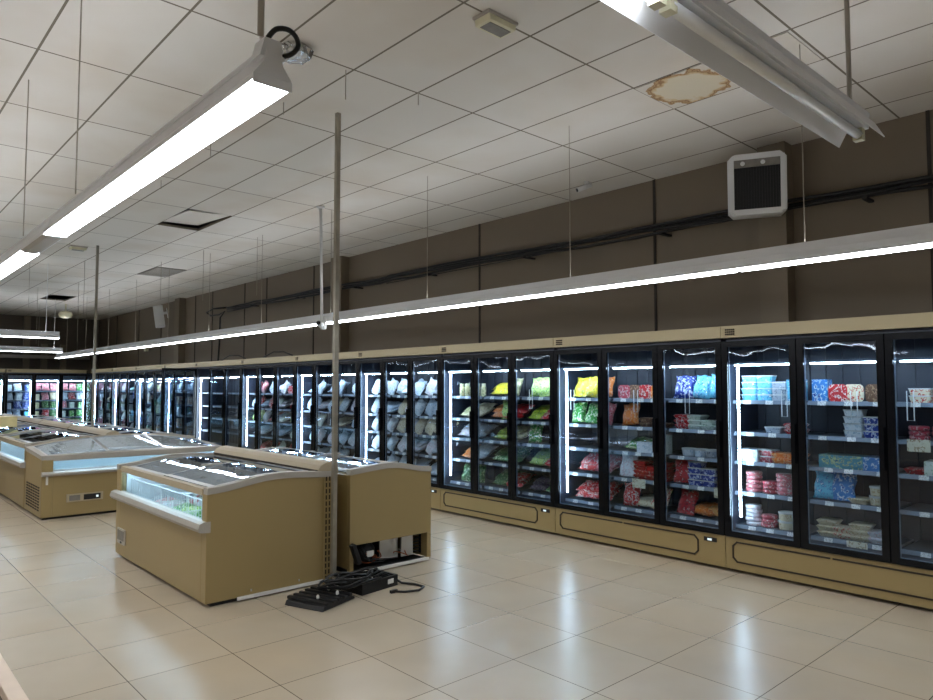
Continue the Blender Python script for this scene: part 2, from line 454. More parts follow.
mods = []   # (y0, W, nd) near -> far; products use the doors counted from the right of the photo
bounds = [(1.07, 1.935, 3), (3.005, 1.935, 3), (4.94, 1.92, 3), (6.86, 1.92, 3), (8.78, 1.93, 3), (10.71, 2.12, 3),
          (12.83, 2.30, 3), (15.13, 1.94, 3), (17.07, 2.13, 3), (19.2, 2.1, 3), (21.3, 2.1, 3)]
desc = ['third door from left holding stacked tubs, nearest the camera', 'blue and white tubs and red sausage packs inside',
        'green vegetable bags and jars inside', 'white fish bags inside', 'white bags inside, beside the column', 'red tub lids on its upper shelves',
        'two dark doors and one door standing open', 'left of the open door', 'second from the far corner group', 'next to last before the corner', 'in the far corner']
lab = ['upright freezer cabinet at the right edge of the photo, stacked tubs and trays inside',
       'upright freezer cabinet with red packs and blue tubs, second from the right edge',
       'upright freezer cabinet with green vegetable bags and glass jars, third from the right edge',
       'upright freezer cabinet of white bags behind the open-backed chest, fourth from the right edge',
       'upright freezer cabinet partly behind the near steel pole, fifth from the right edge',
       'upright freezer cabinet left of the near steel pole, sixth from the right edge',
       'emptied upright freezer cabinet with one glass door swung open',
       'upright freezer cabinet just left of the open glass door',
       'upright freezer cabinet, third from the far corner on the right wall',
       'upright freezer cabinet, second from the far corner on the right wall',
       'upright freezer cabinet in the far corner, last along the right wall']
for i, (y0, W, nd) in enumerate(bounds):
    ang = {2: R(-84)} if i == 6 else None
    upright((DX, y0, 0), W, nd, lab[i], labels=i < 4, angles=ang)
r = upright((5.86, 24.2, 0), 2.16, 3, 'upright freezer cabinet on the end wall, beside the far corner', rz=R(90), labels=False, led='each')
r = upright((3.69, 24.2, 0), 2.16, 3, 'upright freezer cabinet on the end wall at the left edge of the photo', rz=R(90), labels=False, led='each')
# filler in the corner
o = MB().box(DX+.0, DX+.78, 23.41, 24.15, 0, 2.12).build('corner_filler', M['black']); tag(o, 'dark filler panel closing the corner between the two freezer rows', 'filler panel')

# ---------------------------------------------------------------- products
def pillow(w, h, t, seed, nu=9, nv=9):
    rnd = random.Random(seed); mb = MB()
    ph = [rnd.uniform(0, 6) for _ in range(6)]
    def P(i, j, s):
        u = 2*i/(nu-1)-1; v = 2*j/(nv-1)-1
        th = (max(0, 1-abs(u)**3.2))**.6*(max(0, 1-abs(v)**3))**.6
        th *= 1+.16*math.sin(3.1*u+ph[0])*math.cos(4.2*v+ph[1])
        wob = .035*math.sin(5*v+ph[2])*w; wob2 = .03*math.sin(5*u+ph[3])*h
        pinch = 1-.07*(1-v*v)
        return (s*th*t/2 + .004*math.sin(9*u+ph[4]), u*w/2*pinch+wob*(abs(u)), (v+1)*h/2+wob2*abs(v)*(1 if v > 0 else 0))
    for s in (-1, 1):
        for j in range(nv):
            for i in range(nu): mb.v.append(P(i, j, s))
    N = nu*nv
    for s in (0, 1):
        for j in range(nv-1):
            for i in range(nu-1):
                a = s*N+j*nu+i; mb.f.append([a, a+1, a+nu+1, a+nu])
    for i in range(nu-1):
        for j in (0, nv-1):
            a = j*nu+i; mb.f.append([a, a+1, N+a+1, N+a])
    for j in range(nv-1):
        for i in (0, nu-1):
            a = j*nu+i; mb.f.append([a, a+nu, N+a+nu, N+a])
    return mb

PC = {}
def pm(col):
    C = dict(
        lgreen=((196, 222, 130), (90, 160, 60), (235, 240, 210)), green=((60, 150, 60), (230, 235, 215), (170, 205, 70)),
        dgreen=((60, 108, 62), (130, 160, 100), (200, 210, 180)), yellow=((226, 206, 60), (150, 160, 40), (240, 235, 190)),
        ygreen=((180, 200, 60), (70, 130, 50), (230, 226, 150)), orange=((232, 128, 50), (240, 190, 140), (200, 60, 40)),
        lorange=((236, 184, 116), (214, 120, 60), (240, 225, 200)), red=((186, 28, 34), (120, 16, 24), (230, 180, 170)),
        redw=((196, 40, 46), (232, 220, 214), (150, 40, 40)), pink=((214, 120, 128), (236, 214, 210), (170, 50, 66)),
        pinkd=((190, 70, 84), (230, 190, 190), (120, 30, 46)), blue=((60, 130, 200), (210, 230, 240), (30, 70, 150)),
        lblue=((110, 196, 226), (50, 130, 190), (225, 240, 245)), dblue=((34, 60, 150), (210, 216, 235), (90, 130, 200)),
        white=((222, 228, 232), (176, 196, 212), (206, 214, 220)), whitep=((228, 228, 232), (222, 190, 196), (200, 212, 224)),
        whiteb=((214, 226, 238), (164, 190, 218), (236, 240, 244)), whiteg=((222, 230, 220), (176, 198, 176), (236, 240, 236)),
        cream=((222, 208, 176), (190, 168, 130), (236, 228, 206)), creamr=((226, 214, 184), (196, 60, 56), (236, 228, 200)),
        gold=((216, 206, 160), (120, 126, 80), (240, 236, 214)), brown=((110, 78, 60), (170, 140, 110), (70, 50, 40)),
        violet=((70, 56, 84), (130, 120, 140), (60, 100, 60)), teal=((86, 150, 166), (190, 205, 150), (40, 100, 130)),
        grey=((170, 178, 188), (110, 124, 140), (214, 220, 226)))
    if col not in PC:
        PC[col] = prod_mat('print_'+col, *C[col])
    return PC[col]
CN = dict(lgreen='pale green', green='green and white', dgreen='dark green', yellow='yellow', ygreen='yellow-green', orange='orange', lorange='pale orange',
          red='red', redw='red and white', pink='pink', pinkd='deep pink', blue='blue', lblue='light blue', dblue='dark blue', white='white',
          whitep='white and pink', whiteb='white and blue', whiteg='greenish white', cream='cream', creamr='cream and red', gold='gold and white',
          brown='brown', violet='violet', teal='teal', grey='grey')
KIND = {}   # name, label noun, category, height, width
KIND['bag'] = ('frozen_food_bag', 'upright bag', 'food bag', .20, .17)
KIND['lie'] = ('flat_food_bag', 'lying bag', 'food bag', .052, .27)
KIND['box'] = ('food_carton', 'carton', 'carton', .11, .19)
KIND['tall'] = ('tall_food_carton', 'tall carton', 'carton', .18, .13)
KIND['tub'] = ('plastic_tub', 'lidded tub', 'tub', .055, .15)
KIND['disc'] = ('round_food_pack', 'round pack', 'food pack', .036, .14)
KIND['pot'] = ('round_tub', 'round tub', 'tub', .075, .13)
KIND['jar'] = ('glass_jar', 'jar', 'jar', .17, .07)
KIND['tray'] = ('food_tray', 'low tray', 'tray', .045, .17)
KIND['cup'] = ('meal_tray_pack', 'upright tray pack', 'food pack', .14, .15)
KIND['note'] = ('shelf_notice', 'notice card', 'notice', .07, .12)
def rr(w, d, r, n=4):
    pts = []
    for cx, cy, a in ((w/2-r, d/2-r, 0), (-w/2+r, d/2-r, 90), (-w/2+r, -d/2+r, 180), (w/2-r, -d/2+r, 270)):
        for k in range(n+1):
            t = R(a+90*k/n); pts.append((cx+r*math.cos(t), cy+r*math.sin(t)))
    return pts
def pmesh(kind, col, var):
    m = pm(col)
    nm = KIND[kind][0]
    if kind in ('bag', 'lie'):
        w = .2 if kind == 'bag' else .285
        return cm((kind, col, var), lambda: pillow(w, .23, .075, var*13+5).mesh(nm, m, True))
    if kind == 'box': return cm((kind, col), lambda: MB().box(0, .2, -.092, .092, 0, .105).mesh(nm, m))
    if kind == 'tall': return cm((kind, col), lambda: MB().box(0, .12, -.06, .06, 0, .18).mesh(nm, m))
    if kind == 'tub':
        def f():
            mb = MB(); a = rr(.13, .10, .02); b = rr(.15, .115, .024); n = len(a)
            mb.v += [(p[1]+.08, p[0], 0) for p in a]+[(p[1]+.08, p[0], .045) for p in b]
            mb.f += [list(range(n))[::-1], [n+i for i in range(n)]]+[[i, (i+1) % n, n+(i+1) % n, n+i] for i in range(n)]
            return mb.mesh(nm, m)
        return cm((kind, col), f)
    if kind == 'disc': return cm((kind, col), lambda: MB().lathe([(.06, 0), (.068, .006), (.069, .026), (.064, .033), (.03, .0335)], .08, 0, 0, 18).mesh(nm, m, True))
    if kind == 'pot': return cm((kind, col), lambda: MB().lathe([(.052, 0), (.058, .008), (.062, .058)], .08, 0, 0, 18).mesh(nm, m))
    if kind == 'jar': return cm((kind, col), lambda: MB().lathe([(.029, 0), (.033, .008), (.033, .11), (.026, .135)], .05, 0, 0, 14).mesh(nm, m, True))
    if kind == 'tray':
        def f():
            mb = MB(); a = rr(.12, .13, .02); b = rr(.165, .17, .02); n = len(a)
            mb.v += [(p[1]+.1, p[0], 0) for p in a]+[(p[1]+.1, p[0], .035) for p in b]+[(p[1]*.85+.1, p[0]*.85, .044) for p in b]
            mb.f += [list(range(n))[::-1]]+[[i, (i+1) % n, n+(i+1) % n, n+i] for i in range(n)]+[[n+i, n+(i+1) % n, 2*n+(i+1) % n, 2*n+i] for i in range(n)]+[[2*n+i for i in range(n)]]
            return mb.mesh(nm, m)
        return cm((kind, col), f)
    if kind == 'cup':
        def f():
            mb = MB(); a = rr(.145, .14, .035); n = len(a)
            mb.v += [(.0, p[0], p[1]+.07) for p in a]+[(.006, p[0], p[1]+.07) for p in a]+[(.05, p[0]*.8, p[1]*.8+.07) for p in a]
            mb.f += [list(range(n))[::-1]]+[[i, (i+1) % n, n+(i+1) % n, n+i] for i in range(n)]+[[n+i, n+(i+1) % n, 2*n+(i+1) % n, 2*n+i] for i in range(n)]+[[2*n+i for i in range(n)]]
            return mb.mesh(nm, m)
        return cm((kind, col), f)
    if kind == 'note': return cm((kind,), lambda: MB().box(0, .002, -.075, .075, -.09, .0).mesh(nm, M['paper']))
LIDS = dict(tub=lambda c: cm(('lidt',), lambda: MB().prism([(p[1]+.08, p[0]) for p in rr(.156, .12, .026)], .0455, .054, 'z').mesh('lid', M['white'])),
            pot=lambda c: cm(('lidp',), lambda: MB().lathe([(.064, .0585), (.066, .06), (.066, .072), (.06, .074)], .08, 0, 0, 18).mesh('lid', M['white'])),
            jar=lambda c: cm(('lidj',), lambda: MB().lathe([(.028, .1355), (.028, .16), (.026, .163)], .05, 0, 0, 14).mesh('lid', M['cream'])))
NM2 = ['lowest', 'second', 'third', 'fourth', 'fifth']
def place(doorname, shelfi, colidx, kind, col, stack, wx, wy, z, rot, detail=True):
    nm, noun, cat, hh, ww = KIND[kind]
    for s in range(stack):
        pos = '%s from left' % ORD[colidx] if stack == 1 else '%s stack from left' % ORD[colidx]
        pre = (NM2[s]+' ') if stack > 1 else ''
        if s == stack-1 and stack > 1: pre = 'topmost '
        if kind == 'note': label = 'printed card on the %s shelf down, %s, %s' % (ORD[shelfi], doorname, ORD[colidx]+' item')
        else: label = '%s%s %s, %s, %s shelf, %s' % (pre, CN[col], noun, pos, ORD[shelfi], doorname)
        var = random.randrange(3)
        dz = s*hh
        if kind == 'note':
            o = inst(nm, pmesh(kind, 'white', 0), (wx, wy, z), None, rot); tag(o, label, cat, 'cards hung on shelf rails'); continue
        o = inst(nm, pmesh(kind, col, var), (wx, wy, z+dz), None, (rot[0], rot[1], rot[2]))
        if stack > 1: o.rotation_euler.z += random.uniform(-.06, .06)
        if kind == 'lie' and s: o.location.x += .05; o.location.y += random.uniform(-.04, .04)
        if detail and kind in LIDS: inst('lid', LIDS[kind](col), (0, 0, 0), o)
        tag(o, label, cat, '%s %ss on the freezer shelves' % (CN[col], noun))

def fill(dooridx, y0, w, spec, doorname, far=False, frame=None):
    """spec: five lists of (kind, colour, stack, pos 0..1 from picture left)"""
    for li, items in enumerate(spec):
        for ci, it in enumerate(sorted(items, key=lambda t: t[3])):
            kind, col, st, pos = it
            hw = KIND[kind][4]/2
            yl = y0+w-.035-hw - pos*(w-.07-2*hw)
            x = DX+.14; z = SH[li]+.0015; rot = (0, 0, random.uniform(-.08, .08))
            if kind == 'bag': rot = (random.uniform(-.12, .12) + (.33 if 9 <= dooridx < 18 else 0), R(random.uniform(14, 24)), random.uniform(-.1, .1)); x += .035; z += .012
            if kind == 'lie' and st == 1 and 5 <= dooridx < 18 and not frame: st = 2
            if kind == 'lie': rot = (random.uniform(-.06, .06), R(random.uniform(64, 74)), random.uniform(-.15, .15)); x += .02; z += .036
            if kind == 'note': x = DX+.103; z = SH[li]-.034+.045; rot = (0, 0, 0)
            if frame: wx, wy = frame(x, yl); rot = (rot[0], rot[1], rot[2]+R(90))
            else: wx, wy = x, yl
            place(doorname, li, ci, kind, col, st, wx, wy, z, rot, not far)

S = {}
S[0] = [[('tub', 'creamr', 2, .55), ('tub', 'creamr', 2, .98), ('tub', 'creamr', 2, .12)], [('disc', 'pinkd', 3, .08), ('disc', 'pinkd', 3, .42), ('note', '', 1, .15), ('disc', 'pinkd', 2, .8)],
        [('box', 'whiteg', 1, .38), ('box', 'whiteg', 1, .9), ('tray', 'red', 1, .0), ('note', '', 1, .62)],
        [], [('tray', 'cream', 4, .55), ('tray', 'cream', 4, .98)]]
S[1] = [[('tall', 'blue', 1, .02), ('cup', 'redw', 1, .32), ('cup', 'creamr', 1, .60), ('cup', 'brown', 1, .97)],
        [('tub', 'white', 4, .55), ('tub', 'dblue', 3, .9)],
        [('box', 'teal', 1, .12), ('box', 'teal', 1, .5), ('box', 'blue', 1, .95)],
        [('bag', 'lblue', 1, .0), ('bag', 'blue', 1, .3), ('tray', 'cream', 1, .60), ('pot', 'cream', 2, .88)],
        [('tray', 'cream', 3, .02), ('tray', 'creamr', 2, .31), ('tray', 'cream', 3, .62), ('tray', 'whitep', 2, .93), ('note', '', 1, .60)]]
S[2] = [[('tub', 'lblue', 4, .08), ('tub', 'lblue', 4, .39), ('tub', 'grey', 3, .70), ('tall', 'lblue', 1, 1.)],
        [('tub', 'grey', 1, .55), ('tray', 'redw', 2, .98)], [('box', 'white', 1, .0), ('tub', 'pinkd', 2, .40), ('tray', 'orange', 2, .70), ('tray', 'orange', 2, 1.)],
        [('disc', 'pink', 5, .1), ('disc', 'pinkd', 3, .43), ('disc', 'pink', 5, .74)],
        [('disc', 'whitep', 5, .10), ('disc', 'pinkd', 3, .40), ('pot', 'cream', 2, .74), ('pot', 'whiteg', 2, 1.)]]
S[3] = [[('bag', 'dblue', 1, .05), ('bag', 'lblue', 1, .48), ('bag', 'lblue', 1, .92)],
        [('tray', 'redw', 3, .0), ('tray', 'whiteg', 3, .33), ('tray', 'whiteg', 2, .66), ('tray', 'white', 2, 1.)],
        [('pot', 'white', 1, .14), ('pot', 'whiteb', 1, .42), ('pot', 'grey', 1, .68), ('pot', 'blue', 2, .98)],
        [('bag', 'red', 1, .0), ('tub', 'dblue', 4, .33), ('tub', 'dblue', 3, .64), ('note', '', 1, 1.)],
        [('bag', 'red', 1, .04), ('lie', 'orange', 1, .42), ('lie', 'lorange', 1, .95)]]
S[4] = [[('cup', 'pinkd', 1, .06), ('cup', 'brown', 1, .36), ('cup', 'redw', 1, .66), ('cup', 'orange', 1, .98)],
        [('bag', 'orange', 1, .15), ('tray', 'brown', 2, .6), ('tray', 'brown', 1, .98)],
        [('lie', 'green', 1, .2), ('box', 'white', 1, .62), ('tall', 'whiteg', 1, 1.)],
        [('bag', 'whitep', 1, .04), ('tray', 'red', 4, .42), ('tray', 'red', 3, .70), ('tray', 'red', 4, 1.), ('note', '', 1, .5)],
        [('bag', 'redw', 1, .15), ('lie', 'cream', 1, .5), ('bag', 'creamr', 1, .9)]]
S[5] = [[('bag', 'yellow', 1, .14), ('bag', 'yellow', 1, .52), ('bag', 'orange', 1, .95)], [('bag', 'green', 1, .1), ('bag', 'green', 1, .52), ('bag', 'pink', 1, .95)], [],
        [('lie', 'redw', 1, .45), ('lie', 'pink', 1, .95)], [('lie', 'redw', 1, .3), ('lie', 'redw', 1, .88)]]
S[6] = [[('bag', 'lgreen', 1, .2), ('bag', 'lgreen', 1, .55), ('bag', 'teal', 1, .95)], [('lie', 'ygreen', 1, .1), ('lie', 'redw', 1, .8)], [('bag', 'green', 1, .1), ('bag', 'ygreen', 1, .95)],
        [('lie', 'lgreen', 1, .15), ('lie', 'redw', 1, .85)], [('lie', 'violet', 1, .2), ('lie', 'dgreen', 1, .9)]]
S[7] = [[('lie', 'yellow', 1, .2), ('bag', 'gold', 1, .85)], [('lie', 'orange', 1, .15), ('bag', 'lgreen', 1, .6), ('lie', 'red', 1, 1.)], [('lie', 'ygreen', 1, .35), ('lie', 'gold', 1, 1.)],
        [('lie', 'dgreen', 1, .25), ('lie', 'dgreen', 1, .9)], [('lie', 'dgreen', 1, .2), ('lie', 'redw', 1, .9)]]
S[8] = [[('jar', 'gold', 1, .2), ('jar', 'gold', 1, .4), ('jar', 'gold', 1, .6), ('jar', 'gold', 1, .8), ('jar', 'gold', 1, 1.)], [('lie', 'gold', 1, .35), ('lie', 'cream', 1, .95)],
        [('lie', 'whitep', 1, .3), ('lie', 'white', 1, .95)], [('lie', 'orange', 1, .45), ('lie', 'white', 1, 1.)], [('bag', 'dgreen', 1, .35), ('bag', 'dgreen', 1, .95)]]
rnd = random.Random(3)
pool = [['whitep', 'whiteb', 'white'], ['whiteb', 'whitep', 'white', 'cream'], ['white', 'whiteg', 'whiteb', 'cream'], ['whiteb', 'white', 'whitep'], ['white', 'white', 'whiteb']]
for d in range(9, 18):
    sp = []
    for li in range(5):
        n = 3 if d < 12 else rnd.choice((2, 3))
        cols = [rnd.choice(pool[li] if d < 15 else pool[li]+['redw', 'whiteg', 'lgreen']) for _ in range(n)]
        sp.append([('bag' if rnd.random() < .72 else 'lie', c, 1, (j+.5)/n if n < 3 else (.02, .5, .98)[j]) for j, c in enumerate(cols)])
    S[d] = sp
S[15][0] = [('cup', 'redw', 1, .25), ('cup', 'redw', 1, .75)]
S[17][0] = [('bag', 'redw', 1, .3), ('bag', 'pink', 1, .8)]
di = 0
alld = []
for (y0, W, nd) in bounds:
    for i in range(nd): alld.append((y0+i*W/nd, W/nd))
for d, sp in S.items():
    fill(d, alld[d][0], alld[d][1], sp, '%s door from right' % ORD[d])
for d in range(21, len(alld)):
    n = 2 if d < 27 else 1
    sp = [[(rnd.choice(('bag', 'bag', 'lie', 'tall')), rnd.choice(('white', 'whiteb', 'grey', 'whitep', 'teal', 'creamr')), 1, (j+.5)/n) for j in range(n)] for li in range(5)]
    fill(d, alld[d][0], alld[d][1], sp, '%s door from right' % ORD[d], far=True)
# end wall cabinets: local frame turned by 90 degrees
def fr_end(x0):
    return lambda x, y: (x0-y, 24.2+(x-DX))
endcols = [[('green', 'whiteg', 'pink'), ('redw', 'gold', 'white')], [('pink', 'cream', 'green'), ('gold', 'dgreen', 'redw')], [('white', 'whiteb', 'lblue'), ('ygreen', 'white', 'dblue')]]
for c, x0 in enumerate((5.86, 3.69)):
    for i in range(3 if c == 0 else 1):
        sp = []
        for li in range(5):
            cs = rnd.choice(endcols[i]) if c == 0 else ('white', 'green', 'whiteb')
            sp.append([(rnd.choice(('tall', 'bag', 'box')), rnd.choice(cs), 1, p) for p in (.05, .5, .95)])
            sp[-1] = [(('bag' if k_ == 'box' and False else k_), a, b_, p) for (k_, a, b_, p) in sp[-1]]
            sp[-1] = [('bag' if k_ == 'box' else k_, a, b_, p) for (k_, a, b_, p) in sp[-1]]
        nmdoor = 'end wall, %s door from corner' % ORD[i+c*3]
        fill(0, i*.72, .72, sp, nmdoor, far=True, frame=fr_end(x0))

# wire loop dividers on the top shelves
def divider(x, y, z, lab_, h=.16, ang=0):
    mb = MB().tube([(0, 0, 0), (0, 0, -h), (0, .045, -h), (0, .045, 0)], .004, 6)
    o = mb.build('shelf_divider', M['wire'], loc=(x, y, z)); o.rotation_euler.x = ang
    tag(o, lab_, 'wire divider', 'white wire hooks below the top shelves')
for d, pos, s in ((0, .22, 'first'), (1, .62, 'second'), (2, .78, 'third'), (3, .38, 'fourth'), (4, .5, 'fifth'), (5, .25, 'sixth'), (6, .3, 'seventh')):
    y = alld[d][0]+alld[d][1]*(1-pos)
    divider(DX+.104, y, SH[0]+.09, 'white wire loop hung before the top shelf, %s door from right' % s, h=.22)

# ---------------------------------------------------------------- chest freezers
PA = [(0, .862), (.1, .868), (.2, .884), (.32, .908), (.45, .926), (.6, .93), (.8, .915), (1, .898)]
PCc = [(0, .762), (.2, .772), (.5, .788), (1, .812)]
def ptop(prof, t):
    for (a, za), (b, zb) in zip(prof, prof[1:]):
        if t <= b:
            s = (t-a)/(b-a); return za+(zb-za)*s
    return prof[-1][1]
def zc(t, v):
    b = .815+.118*math.sin(math.pi*min(max(v, 0), 1))**.8
    return .762+(b-.762)*max(t, 0)**.8
def chest(loc, rz, L, D, prof, label, win=(.6, .79), e0=.09, e1=.12, hump=False, opening=False, cap='cap', near='lo', nl=2, glow=True, group='island chest freezers', wintan=True, panel=True, loft=False, bump=(.54, .62)):
    root = empty('chest_freezer', loc, label, 'chest freezer', rz, group)
    N = 14
    top = [(D*i/N, ptop(prof, i/N)) for i in range(N+1)]
    def endpoly(dz=-.045, zb=.03): return [(0, zb)]+[(x, z+dz) for x, z in top]+[(D, zb)]
    zf = prof[0][1]
    # outer shell
    mb = MB()
    if opening:
        mb.prism(endpoly(-.045, .258), L-.04, L)                       # end panel above the open machine bay
        mb.box(0, .045, L-.04, L, .03, .258); mb.box(D-.04, D, L-.04, L, .03, .258)
        mb.prism(endpoly(), 0, e0)
        mb.box(0, .035, e0, L-.04, .03, bump[0]+.01)
        mb.box(0, .08, L-e1, L-.04, bump[0]+.01, zf-.045)
    else:
        mb.prism(endpoly(), 0, e0); mb.prism(endpoly(), L-e1, L)
        mb.box(0, .035, e0, L-e1, .03, bump[0]+.01)
    mb.build('shell', M['tan'], root, bevel=.004)
    bk = None if loft else MB().box(D-.035, D-.001, e0, L-(.04 if opening else e1), .06, prof[-1][1]-.05)
    if bk: bk.build('back_panel', M['tan'], root)
    # white inner tub
    a, b = e0, L-(.04 if opening else e1)
    if opening: b = L-e1
    li = MB().box(.036, D-.036, a, b, .40, .42)
    li.box(.036, .05, a, b, .42, win[0]); li.box(D-.06, D-.036, a, b, .42, prof[-1][1]-.06)
    li.box(.05, D-.06, a, a+.012, .42, zf-.03); li.box(.05, D-.06, b-.012, b, .42, zf-.03)
    li.build('inner_tub', M['liner'], root)
    MB().box(-.002, .05, a, b, win[1], zf-.01).build('top_rail', M['captan' if wintan else 'cap'], root, bevel=.004)
    MB().box(.012, .02, a, b, win[0], win[1]).build('front_window', M['win'], root)
    b0, b1 = bump
    if not opening: MB().prism([(0, b0), (-.045, b0+.005), (-.062, b0+.03), (-.05, b1-.012), (-.02, b1), (.03, b1), (.03, b0)], -.002, L+.002).build('bumper_rail', M['cap'], root)
    MB().box(.07, .085, a+.05, b-.05, win[1]-.004, win[1]+.008).build('interior_lamp', M['ledc'], root)
    if loft:
        # top surface rising from a straight front edge to a back edge bowed along the length
        def sheet(t0, t1, v0, v1, dz, th, nt=8, nv=8):
            m = MB()
            for k_ in (0, 1):
                for i in range(nt+1):
                    for j in range(nv+1):
                        t = t0+(t1-t0)*i/nt; v = v0+(v1-v0)*j/nv
                        m.v.append((D*t, L*v, zc(t, v)+dz-(th if k_ else 0)))
            N2 = (nt+1)*(nv+1)
            for i in range(nt):
                for j in range(nv):
                    a_ = i*(nv+1)+j; q = [a_, a_+1, a_+nv+2, a_+nv+1]
                    m.f.append(q); m.f.append([N2+w_ for w_ in q][::-1])
            rim = [j for j in range(nv+1)]+[i*(nv+1)+nv for i in range(1, nt+1)]+[nt*(nv+1)+j for j in range(nv-1, -1, -1)]+[i*(nv+1) for i in range(nt-1, 0, -1)]
            for a_, b_ in zip(rim, rim[1:]+rim[:1]): m.f.append([a_, b_, N2+b_, N2+a_])
            return m
        sheet(0, 1, -.003, .022, .006, .05).build('end_cap', M['cap'], root)
        sheet(0, 1, .978, 1.003, .006, .05).build('end_cap', M['cap'], root)
        sheet(-.005, .05, .022, .978, .004, .05, 2, 24).build('front_trim', M['cap'], root)
        sheet(.955, 1, .022, .978, .004, .05, 2, 24).build('rear_trim', M['captan'], root)
        bm_ = MB()
        poly = [(L*j/24, zc(1, j/24)-.05) for j in range(25)]
        bm_.prism([(0, .03)]+poly+[(L, .03)], D-.034, D-.0005, 'x').build('back_panel', M['tan'], root)
        for q in range(nl):
            v0 = .024+.952*q/nl; v1 = .024+.952*(q+1)/nl
            ld = sheet(.075, .93, v0+.009, v1-.009, -.006, .006, 10, 10).build('glass_lid', M['lid'], root)
            fm = sheet(.05, .955, v0, v0+.009, .002, .014, 10, 1)
            for m2 in (sheet(.05, .955, v1-.009, v1, .002, .014, 10, 1), sheet(.05, .085, v0+.009, v1-.009, .001, .012, 1, 10), sheet(.925, .954, v0+.009, v1-.009, .001, .012, 1, 10)):
                n_ = len(fm.v); fm.v += m2.v; fm.f += [[w_+n_ for w_ in f_] for f_ in m2.f]
            fm.build('lid_frame', M['alu'], ld)
        MB().box(.05, D-.05, .03, L-.03, .0, .03).build('kick_plate', M['blackm'], root)
        return root
    # curved caps at both ends
    for (c0, c1) in ((-.006, min(e0, .06)), (L-min(e1, .06), L+.006)):
        poly = [(x-.004 if i == 0 else x, z-.047) for i, (x, z) in enumerate(top)] + [(x, z) for x, z in reversed(top)]
        MB().prism(poly, c0, c1).build('end_cap', M[cap], root)
    # sliding curved glass lids
    i0, i1 = (0, N) if not hump else (0, N-2)
    t0, t1 = .05, (.86 if hump else .96)
    nn = 16
    ts = [t0+(t1-t0)*i/nn for i in range(nn+1)]
    for q in range(nl):
        y0 = e0+.012+(L-e0-e1-.024)*q/nl; y1 = e0+.012+(L-e0-e1-.024)*(q+1)/nl-.004
        dz = -.012 - (.0 if q % 2 == 0 else .010)
        poly = [(D*t, ptop(prof, t)+dz-.006) for t in ts]+[(D*t, ptop(prof, t)+dz) for t in reversed(ts)]
        ld = MB().prism(poly, y0+.02, y1-.02).build('glass_lid', M['lid'], root)
        fm = MB()
        poly = [(D*t, ptop(prof, t)+dz-.012) for t in ts]+[(D*t, ptop(prof, t)+dz+.004) for t in reversed(ts)]
        fm.prism(poly, y0, y0+.02); fm.prism(poly, y1-.02, y1)
        for (ta, tb) in ((0, 1), (nn-1, nn)):
            pp = [(D*ts[ta], ptop(prof, ts[ta])+dz-.0118), (D*ts[tb], ptop(prof, ts[tb])+dz-.0118), (D*ts[tb], ptop(prof, ts[tb])+dz+.0038), (D*ts[ta], ptop(prof, ts[ta])+dz+.0038)]
            fm.prism(pp, y0+.02, y1-.02)
        fm.build('lid_frame', M['alu'], ld)
        tm = .42
        MB().box(D*tm-.09, D*tm+.09, y1-.05, y1-.024, ptop(prof, tm)+dz+.001, ptop(prof, tm)+dz+.018).build('lid_handle', M['cap'], ld)
    if hump:
        x = D*.89; zz = prof[-1][1]
        poly = [(x-.03, zz-.02), (x-.035, zz+.02), (x-.01, zz+.055), (x+.04, zz+.078), (x+.1, zz+.082), (x+.14, zz+.06), (x+.155, zz+.02), (x+.155, zz-.02)]
        MB().prism(poly, .02, L-.02).build('back_cover', M['captan'], root)
        MB().box(x-.045, x-.03, .03, L-.03, zz-.0, zz+.02).build('cover_gap', M['groove'], root)
    MB().box(.05, D-.05, .03, L-.03, .0, .03).build('kick_plate', M['blackm'], root)
    return root

# the near pair of back-to-back chests
A = chest((2.03, 5.03, 0), 0, 2.17, 1.08, PA, 'tan chest freezer with glass front and green bags in wire baskets, nearest the camera', win=(.61, .80), hump=True)
MB().box(.24, 1.09, -.014, -.001, .012, .036).build('skirt_trim', M['plug'], A)
cp = MB().box(-.012, -.001, 1.86, 2.08, .14, .28).build('control_panel', M['cap'], A)
MB().box(-.016, -.012, 1.88, 2.06, .175, .265).build('control_display', M['duct'], cp)
MB().box(-.016, -.012, 1.94, 1.98, .148, .166).build('control_switch', M['blackm'], cp)
for y in (.3, .8): MB().tube([(.35*1 if y < .5 else .75, -.004, .06), (.35 if y < .5 else .75, -.004, .075)], .006).build('screw', M['alu'], A)

B = chest((4.137, 7.2, 0), R(180), 2.17, .885, PA, 'tan chest freezer with its end panel removed and its machine bay open', opening=True, e1=.10, win=(.6, .79))
# machine bay contents (local: y = L is the near end, x grows towards the back)
MB().box(.03, .86, 2.155, 2.182, .012, .034).build('base_frame', M['plug'], B)
MB().box(.04, .84, 1.62, 1.64, .05, .40).build('bay_rear_board', M['blackm'], B)
MB().lathe([(.02, 0), (.085, .01), (.095, .06), (.09, .12), (.06, .16), (.015, .17)], .62, 2.0, .062, 18).build('compressor', M['blackm'], B, True)
MB().box(.59, .66, 2.088, 2.10, .12, .17).build('terminal_box', M['plug'], B)
mb = MB().box(.30, .50, 2.05, 2.062, .06, .25); mb.box(.16, .29, 2.09, 2.102, .065, .25); mb.build('sheet_metal_shield', M['alu'], B)
mb = MB()
for i in range(6): mb.box(.05, .15, 2.06, 2.08, .075+i*.03, .085+i*.03)
mb.box(.05, .055, 2.055, 2.085, .06, .25); mb.box(.145, .15, 2.055, 2.085, .06, .25); mb.build('condenser_grid', M['blackm'], B)
mb = MB()
